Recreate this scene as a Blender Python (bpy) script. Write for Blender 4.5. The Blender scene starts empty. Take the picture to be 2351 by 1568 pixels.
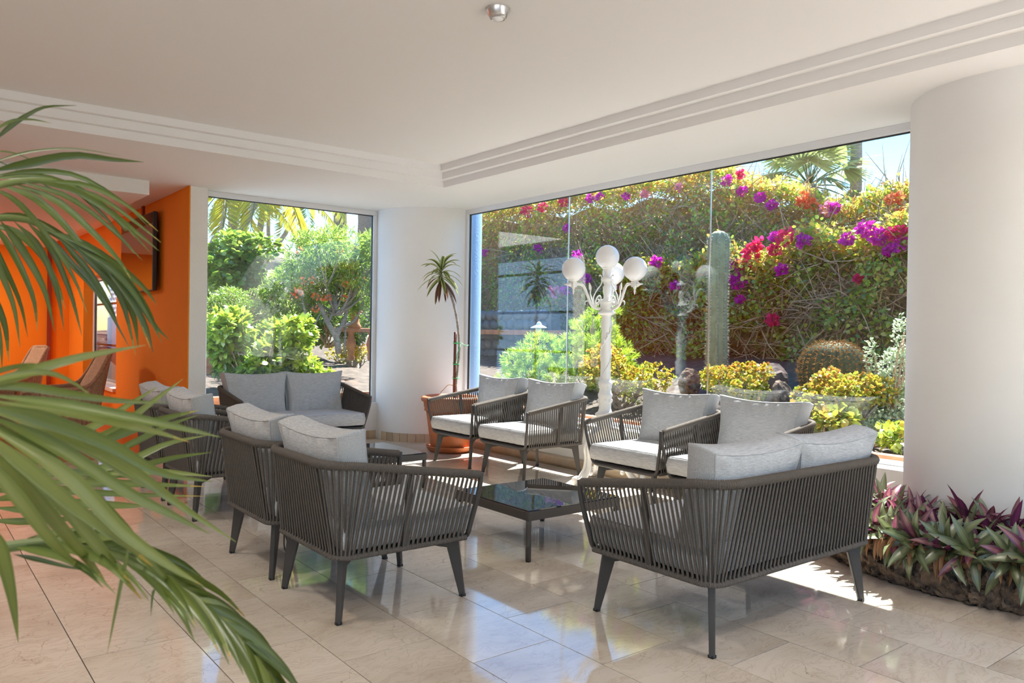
import bpy, bmesh, math, random
import numpy as np
from mathutils import Vector, Matrix
rnd = random.Random(7)
NR = np.random.default_rng(11)
PI = math.pi
C = bpy.context.scene.collection
sc = bpy.context.scene

# ------------------------------------------------------------------ camera
F_PX, YAW, PITCH, ROLL, EYE = 1807.9, math.radians(51.81), math.radians(-0.554), math.radians(0.925), 1.28
fw = np.array([math.cos(PITCH)*math.cos(YAW), math.cos(PITCH)*math.sin(YAW), math.sin(PITCH)])
rt = np.cross(fw, [0, 0, 1]); rt /= np.linalg.norm(rt)
up = np.cross(rt, fw)
cr, sr = math.cos(ROLL), math.sin(ROLL)
rt, up = cr*rt + sr*up, -sr*rt + cr*up
EYEV = np.array([0, 0, EYE])
cam = bpy.data.cameras.new('camera'); co = bpy.data.objects.new('camera', cam); C.objects.link(co)
co.matrix_world = Matrix(((rt[0], up[0], -fw[0], 0), (rt[1], up[1], -fw[1], 0), (rt[2], up[2], -fw[2], EYE), (0, 0, 0, 1)))
cam.sensor_width = 36; cam.lens = F_PX/2351*36; cam.clip_start = 0.05; cam.clip_end = 400
cam.dof.use_dof = True; cam.dof.focus_distance = 5.0; cam.dof.aperture_fstop = 8.0
sc.camera = co
# ------------------------------------------------------------------ sky, sun, exposure
SUN = np.array([.62, .27, 1.0]); SUN /= np.linalg.norm(SUN)
w = bpy.data.worlds.new('sky'); sc.world = w; w.use_nodes = True
nt = w.node_tree; nt.nodes.clear()
sky = nt.nodes.new('ShaderNodeTexSky'); sky.sky_type = 'NISHITA'; sky.sun_disc = False
sky.sun_elevation = math.asin(SUN[2]); sky.sun_rotation = math.atan2(SUN[0], SUN[1])
sky.air_density = 1.0; sky.dust_density = 0.4; sky.ozone_density = 1.0
bg = nt.nodes.new('ShaderNodeBackground'); bg.inputs['Strength'].default_value = 0.10
wo = nt.nodes.new('ShaderNodeOutputWorld')
hs = nt.nodes.new('ShaderNodeHueSaturation'); hs.inputs['Saturation'].default_value = 1.5
nt.links.new(sky.outputs[0], hs.inputs['Color']); nt.links.new(hs.outputs[0], bg.inputs['Color']); nt.links.new(bg.outputs[0], wo.inputs['Surface'])
sd = bpy.data.lights.new('sun', 'SUN'); sd.energy = 6.0; sd.angle = math.radians(.53); sd.color = (1, .97, .92)
so = bpy.data.objects.new('sun', sd); C.objects.link(so)
so.rotation_euler = Vector(SUN).to_track_quat('Z', 'Y').to_euler(); so.location = (8, 4, 12)
sc.view_settings.view_transform = 'Standard'; sc.view_settings.look = 'None'
sc.view_settings.gamma = 1; sc.view_settings.use_curve_mapping = False
sc.view_settings.exposure = 2.2
sc.cycles.max_bounces = 10; sc.cycles.diffuse_bounces = 6; sc.cycles.transparent_max_bounces = 16
sc.cycles.caustics_reflective = False; sc.cycles.caustics_refractive = False
sc.cycles.sample_clamp_indirect = 8.0

# ------------------------------------------------------------------ helpers
def ray(px, py):
    d = fw + rt*(px-1175.5)/F_PX - up*(py-784)/F_PX
    return d
def at(px, py, X=None, Y=None, Z=None, d=None):
    """a point of the place seen along a direction, on a wall plane or the ground or at a distance"""
    r = ray(px, py)
    if X is not None: t = X/r[0]
    elif Y is not None: t = Y/r[1]
    elif Z is not None: t = (Z-EYE)/r[2]
    else: t = d
    return EYEV + r*t

class MB:
    def __init__(s): s.v = []; s.f = []; s.sm = []; s.m = []
    def add(s, vs, fs, smooth=False, mi=0):
        o = len(s.v); s.v.extend([tuple(map(float, q)) for q in vs])
        for f in fs: s.f.append(tuple(i+o for i in f)); s.sm.append(smooth); s.m.append(mi)
    def box(s, a, b, mi=0):
        (x0, y0, z0), (x1, y1, z1) = a, b
        s.add([(x0,y0,z0),(x1,y0,z0),(x1,y1,z0),(x0,y1,z0),(x0,y0,z1),(x1,y0,z1),(x1,y1,z1),(x0,y1,z1)],
              [(3,2,1,0),(4,5,6,7),(0,1,5,4),(1,2,6,5),(2,3,7,6),(3,0,4,7)], mi=mi)
        return s
    def hexa(s, bot, top, mi=0):
        s.add(list(bot)+list(top), [(3,2,1,0),(4,5,6,7),(0,1,5,4),(1,2,6,5),(2,3,7,6),(3,0,4,7)], mi=mi); return s
    def tube(s, pts, r, n=8, cap=True, mi=0, flat=1.0):
        P = np.array(pts, float); k = len(P)
        R = np.full(k, r) if np.isscalar(r) else np.array(r, float)
        T = np.gradient(P, axis=0); T /= np.linalg.norm(T, axis=1)[:, None] + 1e-12
        u = np.cross(T[0], [0, 0, 1]);
        if np.linalg.norm(u) < 1e-3: u = np.cross(T[0], [0, 1, 0])
        u /= np.linalg.norm(u)
        vs = []; ang = np.arange(n)*2*PI/n; ca, sa = np.cos(ang), np.sin(ang)
        for i in range(k):
            u = u - T[i]*np.dot(u, T[i]); u /= np.linalg.norm(u) + 1e-12
            w_ = np.cross(T[i], u)
            vs.append(P[i] + R[i]*(ca[:, None]*u + flat*sa[:, None]*w_))
        vs = np.concatenate(vs); fs = []
        for i in range(k-1):
            for j in range(n):
                a = i*n+j; b = i*n+(j+1) % n
                fs.append((a, b, b+n, a+n))
        if cap: fs.append(tuple(range(n))[::-1]); fs.append(tuple(range((k-1)*n, k*n)))
        s.add(vs, fs, True, mi); return s
    def lathe(s, prof, n=24, c=(0, 0, 0), mi=0, smooth=True, a0=0, a1=2*PI):
        k = len(prof); vs = []; fs = []; full = abs(a1-a0-2*PI) < 1e-6
        m = n if full else n+1
        for r, z in prof:
            for j in range(m):
                a = a0 + (a1-a0)*j/n
                vs.append((c[0]+r*math.cos(a), c[1]+r*math.sin(a), c[2]+z))
        for i in range(k-1):
            for j in range(n):
                a = i*m+j; b = i*m+(j+1) % m
                fs.append((a, b, b+m, a+m))
        s.add(vs, fs, smooth, mi); return s
    def sphere(s, c, r, n=16, m=10, mi=0, sq=(1, 1, 1)):
        pr = [(math.sin(PI*i/m), -math.cos(PI*i/m)) for i in range(m+1)]
        vs = []; fs = []
        for a, z in pr:
            for j in range(n):
                t = 2*PI*j/n; vs.append((c[0]+r*sq[0]*a*math.cos(t), c[1]+r*sq[1]*a*math.sin(t), c[2]+r*sq[2]*z))
        for i in range(m):
            for j in range(n):
                a = i*n+j; b = i*n+(j+1) % n; fs.append((a, b, b+n, a+n))
        s.add(vs, fs, True, mi); return s
    def build(s, name, mat, parent=None, loc=None, bevel=0, seg=2):
        me = bpy.data.meshes.new(name); me.from_pydata(s.v, [], s.f)
        mats = mat if isinstance(mat, (list, tuple)) else [mat]
        for m_ in mats: me.materials.append(m_)
        me.polygons.foreach_set('use_smooth', s.sm)
        if len(mats) > 1: me.polygons.foreach_set('material_index', s.m)
        me.update()
        o = bpy.data.objects.new(name, me); C.objects.link(o)
        if parent: o.parent = parent
        if loc is not None: o.location = loc
        if bevel:
            b = o.modifiers.new('bevel', 'BEVEL'); b.width = bevel; b.segments = seg; b.limit_method = 'ANGLE'
        return o
def raw(name, V, F4, mat, parent=None, tint=None, smooth=False):
    """fast mesh from vertex array and a list of (n,k) face arrays"""
    me = bpy.data.meshes.new(name); V = np.asarray(V, np.float32)
    me.vertices.add(len(V)); me.vertices.foreach_set('co', V.ravel())
    loops = np.concatenate([f.ravel() for f in F4]); tot = np.concatenate([np.full(len(f), f.shape[1]) for f in F4])
    st = np.concatenate([[0], np.cumsum(tot)[:-1]])
    me.loops.add(len(loops)); me.loops.foreach_set('vertex_index', loops.astype(np.int32))
    me.polygons.add(len(tot)); me.polygons.foreach_set('loop_start', st.astype(np.int32))
    me.polygons.foreach_set('loop_total', tot.astype(np.int32))
    if smooth: me.polygons.foreach_set('use_smooth', np.ones(len(tot), bool))
    me.materials.append(mat); me.update(calc_edges=True)
    if tint is not None:
        a = me.attributes.new('tint', 'FLOAT', 'FACE'); a.data.foreach_set('value', np.asarray(tint, np.float32))
    o = bpy.data.objects.new(name, me); C.objects.link(o)
    if parent: o.parent = parent
    return o
def nrm(a): return a/(np.linalg.norm(a, axis=-1, keepdims=True)+1e-12)
def leaves(name, P, D, N, L, W, mat, parent, tint, shape='diamond', bend=.15):
    """a mesh of many leaves: base P, direction D, face normal N, length L, half width W"""
    n = len(P); D = nrm(D); S = nrm(np.cross(D, N)); N = nrm(np.cross(S, D))
    L = np.broadcast_to(L, n)[:, None]; W = np.broadcast_to(W, n)[:, None]
    if shape == 'diamond':
        Q = [P, P+D*L*.45+S*W+N*W*.3, P+D*L-N*L*bend, P+D*L*.45-S*W+N*W*.3]
        V = np.stack(Q, 1).reshape(-1, 3); b = np.arange(n)[:, None]*4
        F = [np.concatenate([b+[0, 2, 1], b+[0, 3, 2]], 1).reshape(-1, 3)]; T = np.repeat(tint, 2)
    else:
        k = {'oval': (.3, .95, .72, .85), 'round': (.22, .9, .75, .95), 'strap': (.2, .8, .65, .7)}[shape]
        Q = [P, P+D*L*k[0]+S*W*k[1]+N*W*.15, P+D*L*k[2]+S*W*k[3]+N*W*.1-N*L*bend*.5, P+D*L-N*L*bend,
             P+D*L*k[2]-S*W*k[3]+N*W*.1-N*L*bend*.5, P+D*L*k[0]-S*W*k[1]+N*W*.15]
        V = np.stack(Q, 1).reshape(-1, 3); b = np.arange(n)[:, None]*6
        tri = np.concatenate([b+[0, 5, 1], b+[4, 3, 2]], 1).reshape(-1, 3); qd = b+[5, 4, 2, 1]
        F = [tri, qd]; T = np.concatenate([np.repeat(tint, 2), tint])
    return raw(name, V, F, mat, parent, T)
def rdir(n): return nrm(NR.normal(size=(n, 3)))
def empty(name, loc=(0, 0, 0), rz=0):
    o = bpy.data.objects.new(name, None); C.objects.link(o); o.location = loc; o.rotation_euler = (0, 0, rz)
    o.empty_display_size = .1; return o
def tag(o, label=None, cat=None, group=None, kind=None):
    if label: o['label'] = label
    if cat: o['category'] = cat
    if group: o['group'] = group
    if kind: o['kind'] = kind
    return o
def thing(name, label, cat, loc=(0, 0, 0), rz=0, group=None): return tag(empty(name, loc, rz), label, cat, group)
def copy_tree(o, parent=None):
    c = o.copy(); C.objects.link(c)
    if parent: c.parent = parent
    for ch in list(o.children): copy_tree(ch, c)
    return c
def spline(pts, n):
    P = np.array(pts, float); k = len(P); out = []
    Q = np.vstack([2*P[0]-P[1], P, 2*P[-1]-P[-2]])
    for t in np.linspace(0, k-1-1e-6, n):
        i = int(t); f = t-i; a, b, c, d = Q[i:i+4]
        out.append(.5*((2*b)+(c-a)*f+(2*a-5*b+4*c-d)*f*f+(3*b-a-3*c+d)*f**3))
    return np.array(out)

# ------------------------------------------------------------------ materials
def newmat(name):
    m = bpy.data.materials.new(name); m.use_nodes = True; t = m.node_tree
    return m, t, t.nodes['Principled BSDF'], t.nodes.new, t.links.new
def rampset(r, stops):
    e = r.color_ramp.elements
    while len(e) < len(stops): e.new(.5)
    for q, (p, c) in zip(e, stops): q.position = p; q.color = (*c, 1)
def mat(name, col, rough=.5, metal=0, var=0, vscale=8, bump=0, bscale=60, spec=.5, stretch=None, col2=None, detail=4, bdist=.01):
    m, t, p, N_, L_ = newmat(name)
    p.inputs['Base Color'].default_value = (*col, 1); p.inputs['Roughness'].default_value = rough
    p.inputs['Metallic'].default_value = metal; p.inputs['Specular IOR Level'].default_value = spec
    tc = N_('ShaderNodeTexCoord'); mp = N_('ShaderNodeMapping'); L_(tc.outputs['Object'], mp.inputs[0])
    if stretch: mp.inputs['Scale'].default_value = stretch
    if var or col2:
        n = N_('ShaderNodeTexNoise'); n.inputs['Scale'].default_value = vscale; n.inputs['Detail'].default_value = detail
        L_(mp.outputs[0], n.inputs['Vector'])
        r = N_('ShaderNodeValToRGB'); L_(n.outputs['Fac'], r.inputs[0])
        c2 = col2 or tuple(min(1, c*(1+var)) for c in col); c1 = col if col2 else tuple(c*(1-var) for c in col)
        rampset(r, [(.3, c1), (.7, c2)]); L_(r.outputs[0], p.inputs['Base Color'])
    if bump:
        n2 = N_('ShaderNodeTexNoise'); n2.inputs['Scale'].default_value = bscale; n2.inputs['Detail'].default_value = 5
        L_(mp.outputs[0], n2.inputs['Vector'])
        b = N_('ShaderNodeBump'); b.inputs['Strength'].default_value = bump; b.inputs['Distance'].default_value = bdist
        L_(n2.outputs['Fac'], b.inputs['Height']); L_(b.outputs[0], p.inputs['Normal'])
    return m
def leafmat(name, stops, trans=.4, gloss=.06, back=None, rough=.35):
    """leaf: diffuse + translucent + a little gloss; colour by each leaf's own 'tint'"""
    m = bpy.data.materials.new(name); m.use_nodes = True; t = m.node_tree; t.nodes.clear(); N_, L_ = t.nodes.new, t.links.new
    a = N_('ShaderNodeAttribute'); a.attribute_name = 'tint'
    r = N_('ShaderNodeValToRGB'); rampset(r, stops); L_(a.outputs['Fac'], r.inputs[0]); col = r.outputs[0]
    if back:
        g = N_('ShaderNodeNewGeometry'); mx = N_('ShaderNodeMix'); mx.data_type = 'RGBA'
        r2 = N_('ShaderNodeValToRGB'); rampset(r2, back); L_(a.outputs['Fac'], r2.inputs[0])
        L_(g.outputs['Backfacing'], mx.inputs['Factor']); L_(col, mx.inputs['A']); L_(r2.outputs[0], mx.inputs['B']); col = mx.outputs['Result']
    d = N_('ShaderNodeBsdfDiffuse'); tr = N_('ShaderNodeBsdfTranslucent'); gl = N_('ShaderNodeBsdfGlossy'); gl.inputs['Roughness'].default_value = rough
    L_(col, d.inputs[0]); L_(col, tr.inputs[0])
    m1 = N_('ShaderNodeMixShader'); m1.inputs[0].default_value = trans; L_(d.outputs[0], m1.inputs[1]); L_(tr.outputs[0], m1.inputs[2])
    m2 = N_('ShaderNodeMixShader'); m2.inputs[0].default_value = gloss; L_(m1.outputs[0], m2.inputs[1]); L_(gl.outputs[0], m2.inputs[2])
    o = N_('ShaderNodeOutputMaterial'); L_(m2.outputs[0], o.inputs[0]); return m
def glassmat(name, tintc=(1, 1, 1), rough=0.0):
    m = bpy.data.materials.new(name); m.use_nodes = True; t = m.node_tree; t.nodes.clear(); N_, L_ = t.nodes.new, t.links.new
    g = N_('ShaderNodeNewGeometry'); dt = N_('ShaderNodeVectorMath'); dt.operation = 'DOT_PRODUCT'; L_(g.outputs['Incoming'], dt.inputs[0]); L_(g.outputs['Normal'], dt.inputs[1])
    def mth(op, a, b):
        q = N_('ShaderNodeMath'); q.operation = op; q.use_clamp = op == 'MULTIPLY_ADD'
        for k_, v_ in enumerate((a, b)):
            if hasattr(v_, 'links'): L_(v_, q.inputs[k_])
            else: q.inputs[k_].default_value = v_
        return q
    ab = mth('ABSOLUTE', dt.outputs['Value'], 0); om = mth('SUBTRACT', 1.0, ab.outputs[0]); pw_ = mth('POWER', om.outputs[0], 5.0)
    mu = mth('MULTIPLY_ADD', pw_.outputs[0], .95); mu.inputs[2].default_value = .05
    tr = N_('ShaderNodeBsdfTransparent'); tr.inputs[0].default_value = (*tintc, 1); gl = N_('ShaderNodeBsdfGlossy'); gl.inputs['Roughness'].default_value = rough
    mx = N_('ShaderNodeMixShader'); L_(mu.outputs[0], mx.inputs[0]); L_(tr.outputs[0], mx.inputs[1]); L_(gl.outputs[0], mx.inputs[2])
    o = N_('ShaderNodeOutputMaterial'); L_(mx.outputs[0], o.inputs[0]); return m
def marble(name, stops, vein, rough, tint_rand=.06, vs=2.2):
    m, t, p, N_, L_ = newmat(name)
    g = N_('ShaderNodeNewGeometry'); oi = N_('ShaderNodeObjectInfo')
    sc_ = N_('ShaderNodeVectorMath'); sc_.operation = 'SCALE'; sc_.inputs['Scale'].default_value = 37.0
    cb = N_('ShaderNodeCombineXYZ'); L_(oi.outputs['Random'], cb.inputs[0]); L_(oi.outputs['Random'], cb.inputs[1]); L_(cb.outputs[0], sc_.inputs[0])
    ad = N_('ShaderNodeVectorMath'); L_(g.outputs['Position'], ad.inputs[0]); L_(sc_.outputs[0], ad.inputs[1])
    n = N_('ShaderNodeTexNoise'); n.inputs['Scale'].default_value = vs; n.inputs['Detail'].default_value = 6; L_(ad.outputs[0], n.inputs['Vector'])
    r = N_('ShaderNodeValToRGB'); rampset(r, stops); L_(n.outputs['Fac'], r.inputs[0])
    # thin veins: warped cell borders, broken up by a second noise
    n3 = N_('ShaderNodeTexNoise'); n3.inputs['Scale'].default_value = 3.5; n3.inputs['Detail'].default_value = 5; L_(ad.outputs[0], n3.inputs['Vector'])
    mxv = N_('ShaderNodeMix'); mxv.data_type = 'VECTOR'; mxv.inputs['Factor'].default_value = .22
    L_(ad.outputs[0], mxv.inputs['A']); L_(n3.outputs['Color'], mxv.inputs['B'])
    mp = N_('ShaderNodeMapping'); mp.inputs['Scale'].default_value = (1.7, 1, 1); mp.inputs['Rotation'].default_value = (0, 0, .6); L_(mxv.outputs['Result'], mp.inputs[0])
    v = N_('ShaderNodeTexVoronoi'); v.feature = 'DISTANCE_TO_EDGE'; v.inputs['Scale'].default_value = 7.5; L_(mp.outputs[0], v.inputs['Vector'])
    vr = N_('ShaderNodeMapRange'); vr.inputs['From Max'].default_value = .011; vr.inputs['To Min'].default_value = 1; vr.inputs['To Max'].default_value = 0; L_(v.outputs['Distance'], vr.inputs['Value'])
    n2 = N_('ShaderNodeTexNoise'); n2.inputs['Scale'].default_value = 4; L_(ad.outputs[0], n2.inputs['Vector'])
    br = N_('ShaderNodeMapRange'); br.inputs['From Min'].default_value = .45; br.inputs['From Max'].default_value = .75; L_(n2.outputs['Fac'], br.inputs['Value'])
    mu = N_('ShaderNodeMath'); mu.operation = 'MULTIPLY'; L_(vr.outputs[0], mu.inputs[0]); L_(br.outputs[0], mu.inputs[1])
    # long faint drifts, as in bedded stone
    ms = N_('ShaderNodeMapping'); ms.inputs['Rotation'].default_value = (0, 0, .35); ms.inputs['Scale'].default_value = (1.6, 9, 1); L_(mxv.outputs['Result'], ms.inputs[0])
    ns = N_('ShaderNodeTexNoise'); ns.inputs['Scale'].default_value = 2.6; ns.inputs['Detail'].default_value = 8; ns.inputs['Roughness'].default_value = .7; ns.inputs['Distortion'].default_value = .8; L_(ms.outputs[0], ns.inputs['Vector'])
    sa = N_('ShaderNodeMath'); sa.operation = 'SUBTRACT'; sa.inputs[1].default_value = .5; L_(ns.outputs['Fac'], sa.inputs[0])
    sb = N_('ShaderNodeMath'); sb.operation = 'ABSOLUTE'; L_(sa.outputs[0], sb.inputs[0])
    sr_ = N_('ShaderNodeMapRange'); sr_.inputs['From Max'].default_value = .03; sr_.inputs['To Min'].default_value = .55; sr_.inputs['To Max'].default_value = 0; L_(sb.outputs[0], sr_.inputs['Value'])
    sm_ = N_('ShaderNodeMath'); sm_.operation = 'MULTIPLY'; L_(sr_.outputs[0], sm_.inputs[0]); L_(n3.outputs['Fac'], sm_.inputs[1])
    mt = N_('ShaderNodeMix'); mt.data_type = 'RGBA'; L_(sm_.outputs[0], mt.inputs['Factor']); L_(r.outputs[0], mt.inputs['A']); mt.inputs['B'].default_value = (vein[0]*1.5, vein[1]*1.5, vein[2]*1.5, 1); r = mt
    mx = N_('ShaderNodeMix'); mx.data_type = 'RGBA'; L_(mu.outputs[0], mx.inputs['Factor']); L_(r.outputs['Result'], mx.inputs['A']); mx.inputs['B'].default_value = (*vein, 1)
    hs = N_('ShaderNodeHueSaturation'); L_(mx.outputs['Result'], hs.inputs['Color'])
    mr = N_('ShaderNodeMapRange'); mr.inputs['To Min'].default_value = 1-tint_rand; mr.inputs['To Max'].default_value = 1+tint_rand; L_(oi.outputs['Random'], mr.inputs['Value']); L_(mr.outputs[0], hs.inputs['Value'])
    L_(hs.outputs[0], p.inputs['Base Color']); p.inputs['Roughness'].default_value = rough; p.inputs['Specular IOR Level'].default_value = .7
    return m
def fabricmat(name, c1, c2):
    m, t, p, N_, L_ = newmat(name)
    tc = N_('ShaderNodeTexCoord'); mp = N_('ShaderNodeMapping'); mp.inputs['Scale'].default_value = (240, 14, 160); L_(tc.outputs['Object'], mp.inputs[0])
    n = N_('ShaderNodeTexNoise'); n.inputs['Scale'].default_value = 1.5; n.inputs['Detail'].default_value = 3; L_(mp.outputs[0], n.inputs['Vector'])
    r = N_('ShaderNodeValToRGB'); rampset(r, [(.33, c1), (.67, c2)]); L_(n.outputs['Fac'], r.inputs[0]); L_(r.outputs[0], p.inputs['Base Color'])
    p.inputs['Roughness'].default_value = .95; p.inputs['Specular IOR Level'].default_value = .15
    n2 = N_('ShaderNodeTexNoise'); n2.inputs['Scale'].default_value = 5; n2.inputs['Detail'].default_value = 2; L_(tc.outputs['Object'], n2.inputs['Vector'])
    n3 = N_('ShaderNodeTexNoise'); n3.inputs['Scale'].default_value = 500; L_(tc.outputs['Object'], n3.inputs['Vector'])
    b1 = N_('ShaderNodeBump'); b1.inputs['Strength'].default_value = .12; b1.inputs['Distance'].default_value = .03; L_(n2.outputs['Fac'], b1.inputs['Height'])
    b2 = N_('ShaderNodeBump'); b2.inputs['Strength'].default_value = .25; b2.inputs['Distance'].default_value = .002; L_(n3.outputs['Fac'], b2.inputs['Height']); L_(b1.outputs[0], b2.inputs['Normal'])
    L_(b2.outputs[0], p.inputs['Normal']); return m
M = {}
M['plaster'] = mat('white plaster', (.79, .785, .775), .9, bump=.22, bscale=7, var=.02, vscale=2)
M['stucco'] = mat('white stucco', (.80, .79, .76), .95, bump=.5, bscale=90)
M['ceil'] = mat('ceiling paint', (.81, .80, .785), .95, bump=.03, bscale=120)
M['orange'] = mat('orange paint', (.80, .245, .006), .85, bump=.06, bscale=40, var=.04, vscale=1.5)
M['darkred'] = mat('dark red trim', (.25, .03, .01), .6)
M['alu'] = mat('white aluminium', (.72, .73, .74), .4)
M['gasket'] = mat('black gasket', (.02, .02, .02), .5)
M['glass'] = glassmat('window glass', (.97, .985, .98))
M['tile'] = marble('cream marble', [(.3, (.50, .42, .33)), (.5, (.61, .53, .43)), (.7, (.68, .60, .50))], (.20, .13, .08), .06)
M['redtile'] = marble('red marble', [(.3, (.40, .10, .05)), (.5, (.55, .17, .09)), (.7, (.62, .30, .20))], (.04, .01, .01), .12)
M['grout'] = mat('grout', (.06, .045, .035), .9)
M['skirt'] = marble('beige skirting stone', [(.3, (.42, .32, .21)), (.7, (.58, .47, .34))], (.3, .2, .12), .25, .12)
M['metal'] = mat('charcoal powder coat', (.058, .052, .047), .5, bump=.05, bscale=900)
M['rope'] = mat('taupe rope', (.122, .104, .088), .85, bump=.5, bscale=350, var=.12, vscale=120)
M['fabric'] = fabricmat('grey woven fabric', (.37, .378, .385), (.54, .55, .56))
M['blackglass'] = mat('black glass', (.008, .008, .009), .02, spec=1.0)
M['rubber'] = mat('black rubber', (.012, .012, .012), .6)
M['steel'] = mat('brushed steel', (.7, .7, .7), .3, 1)
M['lampwhite'] = mat('white lamp enamel', (.82, .82, .80), .3, bump=.1, bscale=60)
M['terra'] = mat('terracotta', (.48, .15, .055), .6, var=.12, vscale=6, bump=.06, bscale=60)
M['terra2'] = mat('terracotta brick', (.50, .20, .10), .8, var=.2, vscale=8, bump=.2, bscale=40)
M['terrace'] = mat('pale terrace paving', (.50, .48, .45), .8, var=.05, vscale=1)
M['soil'] = mat('soil', (.07, .05, .035), .95, bump=1, bscale=30, var=.4, vscale=20)
M['earth'] = mat('garden earth', (.085, .065, .05), .95, bump=1, bscale=12, var=.45, vscale=9)
M['bark'] = mat('palm bark', (.26, .21, .17), .9, bump=1, bscale=18, var=.3, vscale=14, stretch=(1, 1, 4))
M['barkgrey'] = mat('grey bark', (.34, .29, .25), .9, bump=1, bscale=25, var=.3, vscale=10, stretch=(1, 1, 5))
M['twig'] = mat('dry twig', (.44, .30, .19), .9, var=.35, vscale=10)
M['lava'] = mat('lava rock', (.07, .05, .04), .95, bump=1, bscale=26, var=.4, vscale=16, col2=(.34, .23, .15), detail=8, bdist=.05)
M['boulder'] = mat('dark boulder', (.05, .045, .045), .9, bump=.8, bscale=20, col2=(.16, .10, .08), vscale=5)
M['bluewall'] = mat('blue grey stone', (.10, .11, .13), .9, bump=.6, bscale=14, col2=(.2, .19, .19), vscale=4)
M['thatch'] = mat('straw thatch', (.34, .29, .24), .95, bump=1, bscale=40, var=.4, vscale=20, stretch=(6, 6, 1))
M['wicker'] = mat('wicker', (.42, .27, .17), .7, bump=.6, bscale=160, var=.25, vscale=60)
M['stake'] = mat('brown stake', (.16, .045, .025), .6, bump=.3, bscale=50)
M['greenwire'] = mat('green string', (.04, .55, .18), .5)
M['cactus'] = mat('cactus skin', (.27, .31, .19), .7, bump=.3, bscale=40, var=.2, vscale=10)
M['barrel'] = mat('barrel cactus skin', (.10, .115, .05), .8, var=.3, vscale=12)
M['spine'] = mat('cactus spine', (.75, .62, .42), .6)
M['goldspine'] = mat('golden spine', (.50, .22, .035), .7, var=.4, vscale=30)
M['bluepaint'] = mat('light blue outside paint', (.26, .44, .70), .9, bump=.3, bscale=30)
M['white'] = mat('white lacquer', (.82, .82, .82), .4)
M['redfl'] = leafmat('red bract', [(0, (.75, .03, .12)), (1, (.85, .05, .25))], .45, .02)
M['magfl'] = leafmat('magenta bract', [(0, (.62, .02, .42)), (1, (.78, .06, .62))], .45, .02)
M['orgfl'] = leafmat('orange bract', [(0, (.90, .16, .04)), (1, (.95, .38, .18))], .45, .02)
M['pinkfl'] = leafmat('pink bract', [(0, (.85, .22, .35)), (1, (.92, .45, .55))], .45, .02)
M['boug'] = leafmat('bougainvillea leaf', [(0, (.11, .23, .04)), (.5, (.32, .48, .06)), (.8, (.66, .68, .09)), (.93, (.82, .60, .10)), (1, (.80, .36, .08))], .6)
M['dryleaf'] = leafmat('dry leaf', [(0, (.44, .27, .13)), (.6, (.72, .52, .28)), (1, (.88, .74, .50))], .45, .02)
M['jade'] = leafmat('jade leaf', [(0, (.16, .30, .04)), (.5, (.42, .50, .05)), (.75, (.72, .52, .06)), (1, (.78, .22, .08))], .4, .10)
M['pine'] = leafmat('needle', [(0, (.16, .32, .04)), (.6, (.40, .58, .06)), (1, (.66, .74, .10))], .45)
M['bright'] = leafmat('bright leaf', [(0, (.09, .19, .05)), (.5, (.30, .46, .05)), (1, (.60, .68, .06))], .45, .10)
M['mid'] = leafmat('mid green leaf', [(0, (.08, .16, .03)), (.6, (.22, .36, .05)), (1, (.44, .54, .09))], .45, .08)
M['willow'] = leafmat('narrow leaf', [(0, (.11, .22, .04)), (.6, (.29, .44, .06)), (1, (.48, .60, .15))], .5, .08)
M['silver'] = leafmat('silver leaf', [(0, (.30, .40, .22)), (.6, (.52, .62, .40)), (1, (.76, .82, .66))], .35)
M['palm'] = leafmat('palm leaf', [(0, (.18, .24, .09)), (.5, (.36, .42, .15)), (1, (.58, .60, .28))], .4, .10)
M['palmyel'] = leafmat('yellow palm leaf', [(0, (.36, .46, .06)), (.6, (.66, .64, .08)), (1, (.80, .54, .05))], .5, .06)
M['kentia'] = leafmat('kentia leaflet', [(0, (.035, .065, .012)), (.5, (.13, .175, .03)), (.85, (.26, .29, .07)), (1, (.50, .34, .06))], .3, .055, rough=.35)
M['rhoeo'] = leafmat('rhoeo leaf', [(0, (.065, .095, .035)), (.6, (.14, .175, .065)), (1, (.25, .28, .13))], .25, .10, back=[(0, (.10, .02, .06)), (1, (.30, .06, .17))])
M['rhoeopurple'] = leafmat('purple rhoeo leaf', [(0, (.09, .02, .05)), (.6, (.24, .06, .11)), (1, (.42, .22, .15))], .35, .08)
M['dried'] = leafmat('dried rhoeo leaf', [(0, (.28, .13, .05)), (1, (.50, .30, .15))], .3, .03)
M['drac'] = leafmat('dracaena leaf', [(0, (.05, .09, .02)), (.45, (.10, .17, .03)), (.55, (.32, .36, .10)), (1, (.42, .44, .16))], .3, .08)
M['dracbrown'] = leafmat('withered leaf', [(0, (.09, .035, .02)), (1, (.20, .09, .05))], .2, .04)
# ------------------------------------------------------------------ the room
FILL_W = 4.0  # power of each added lounge fill light
ZS, ZC = 2.735, 2.924                                    # soffit and tray ceiling
XW, YW = 5.36, 8.55                                      # glass planes
X0, Y0, Y1 = -2.6, -2.6, 15.2
def st(name, mb, m, parent=None, **k):
    o = mb.build(name, m, parent, **k)
    if not parent: o['kind'] = 'structure'
    return o
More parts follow.
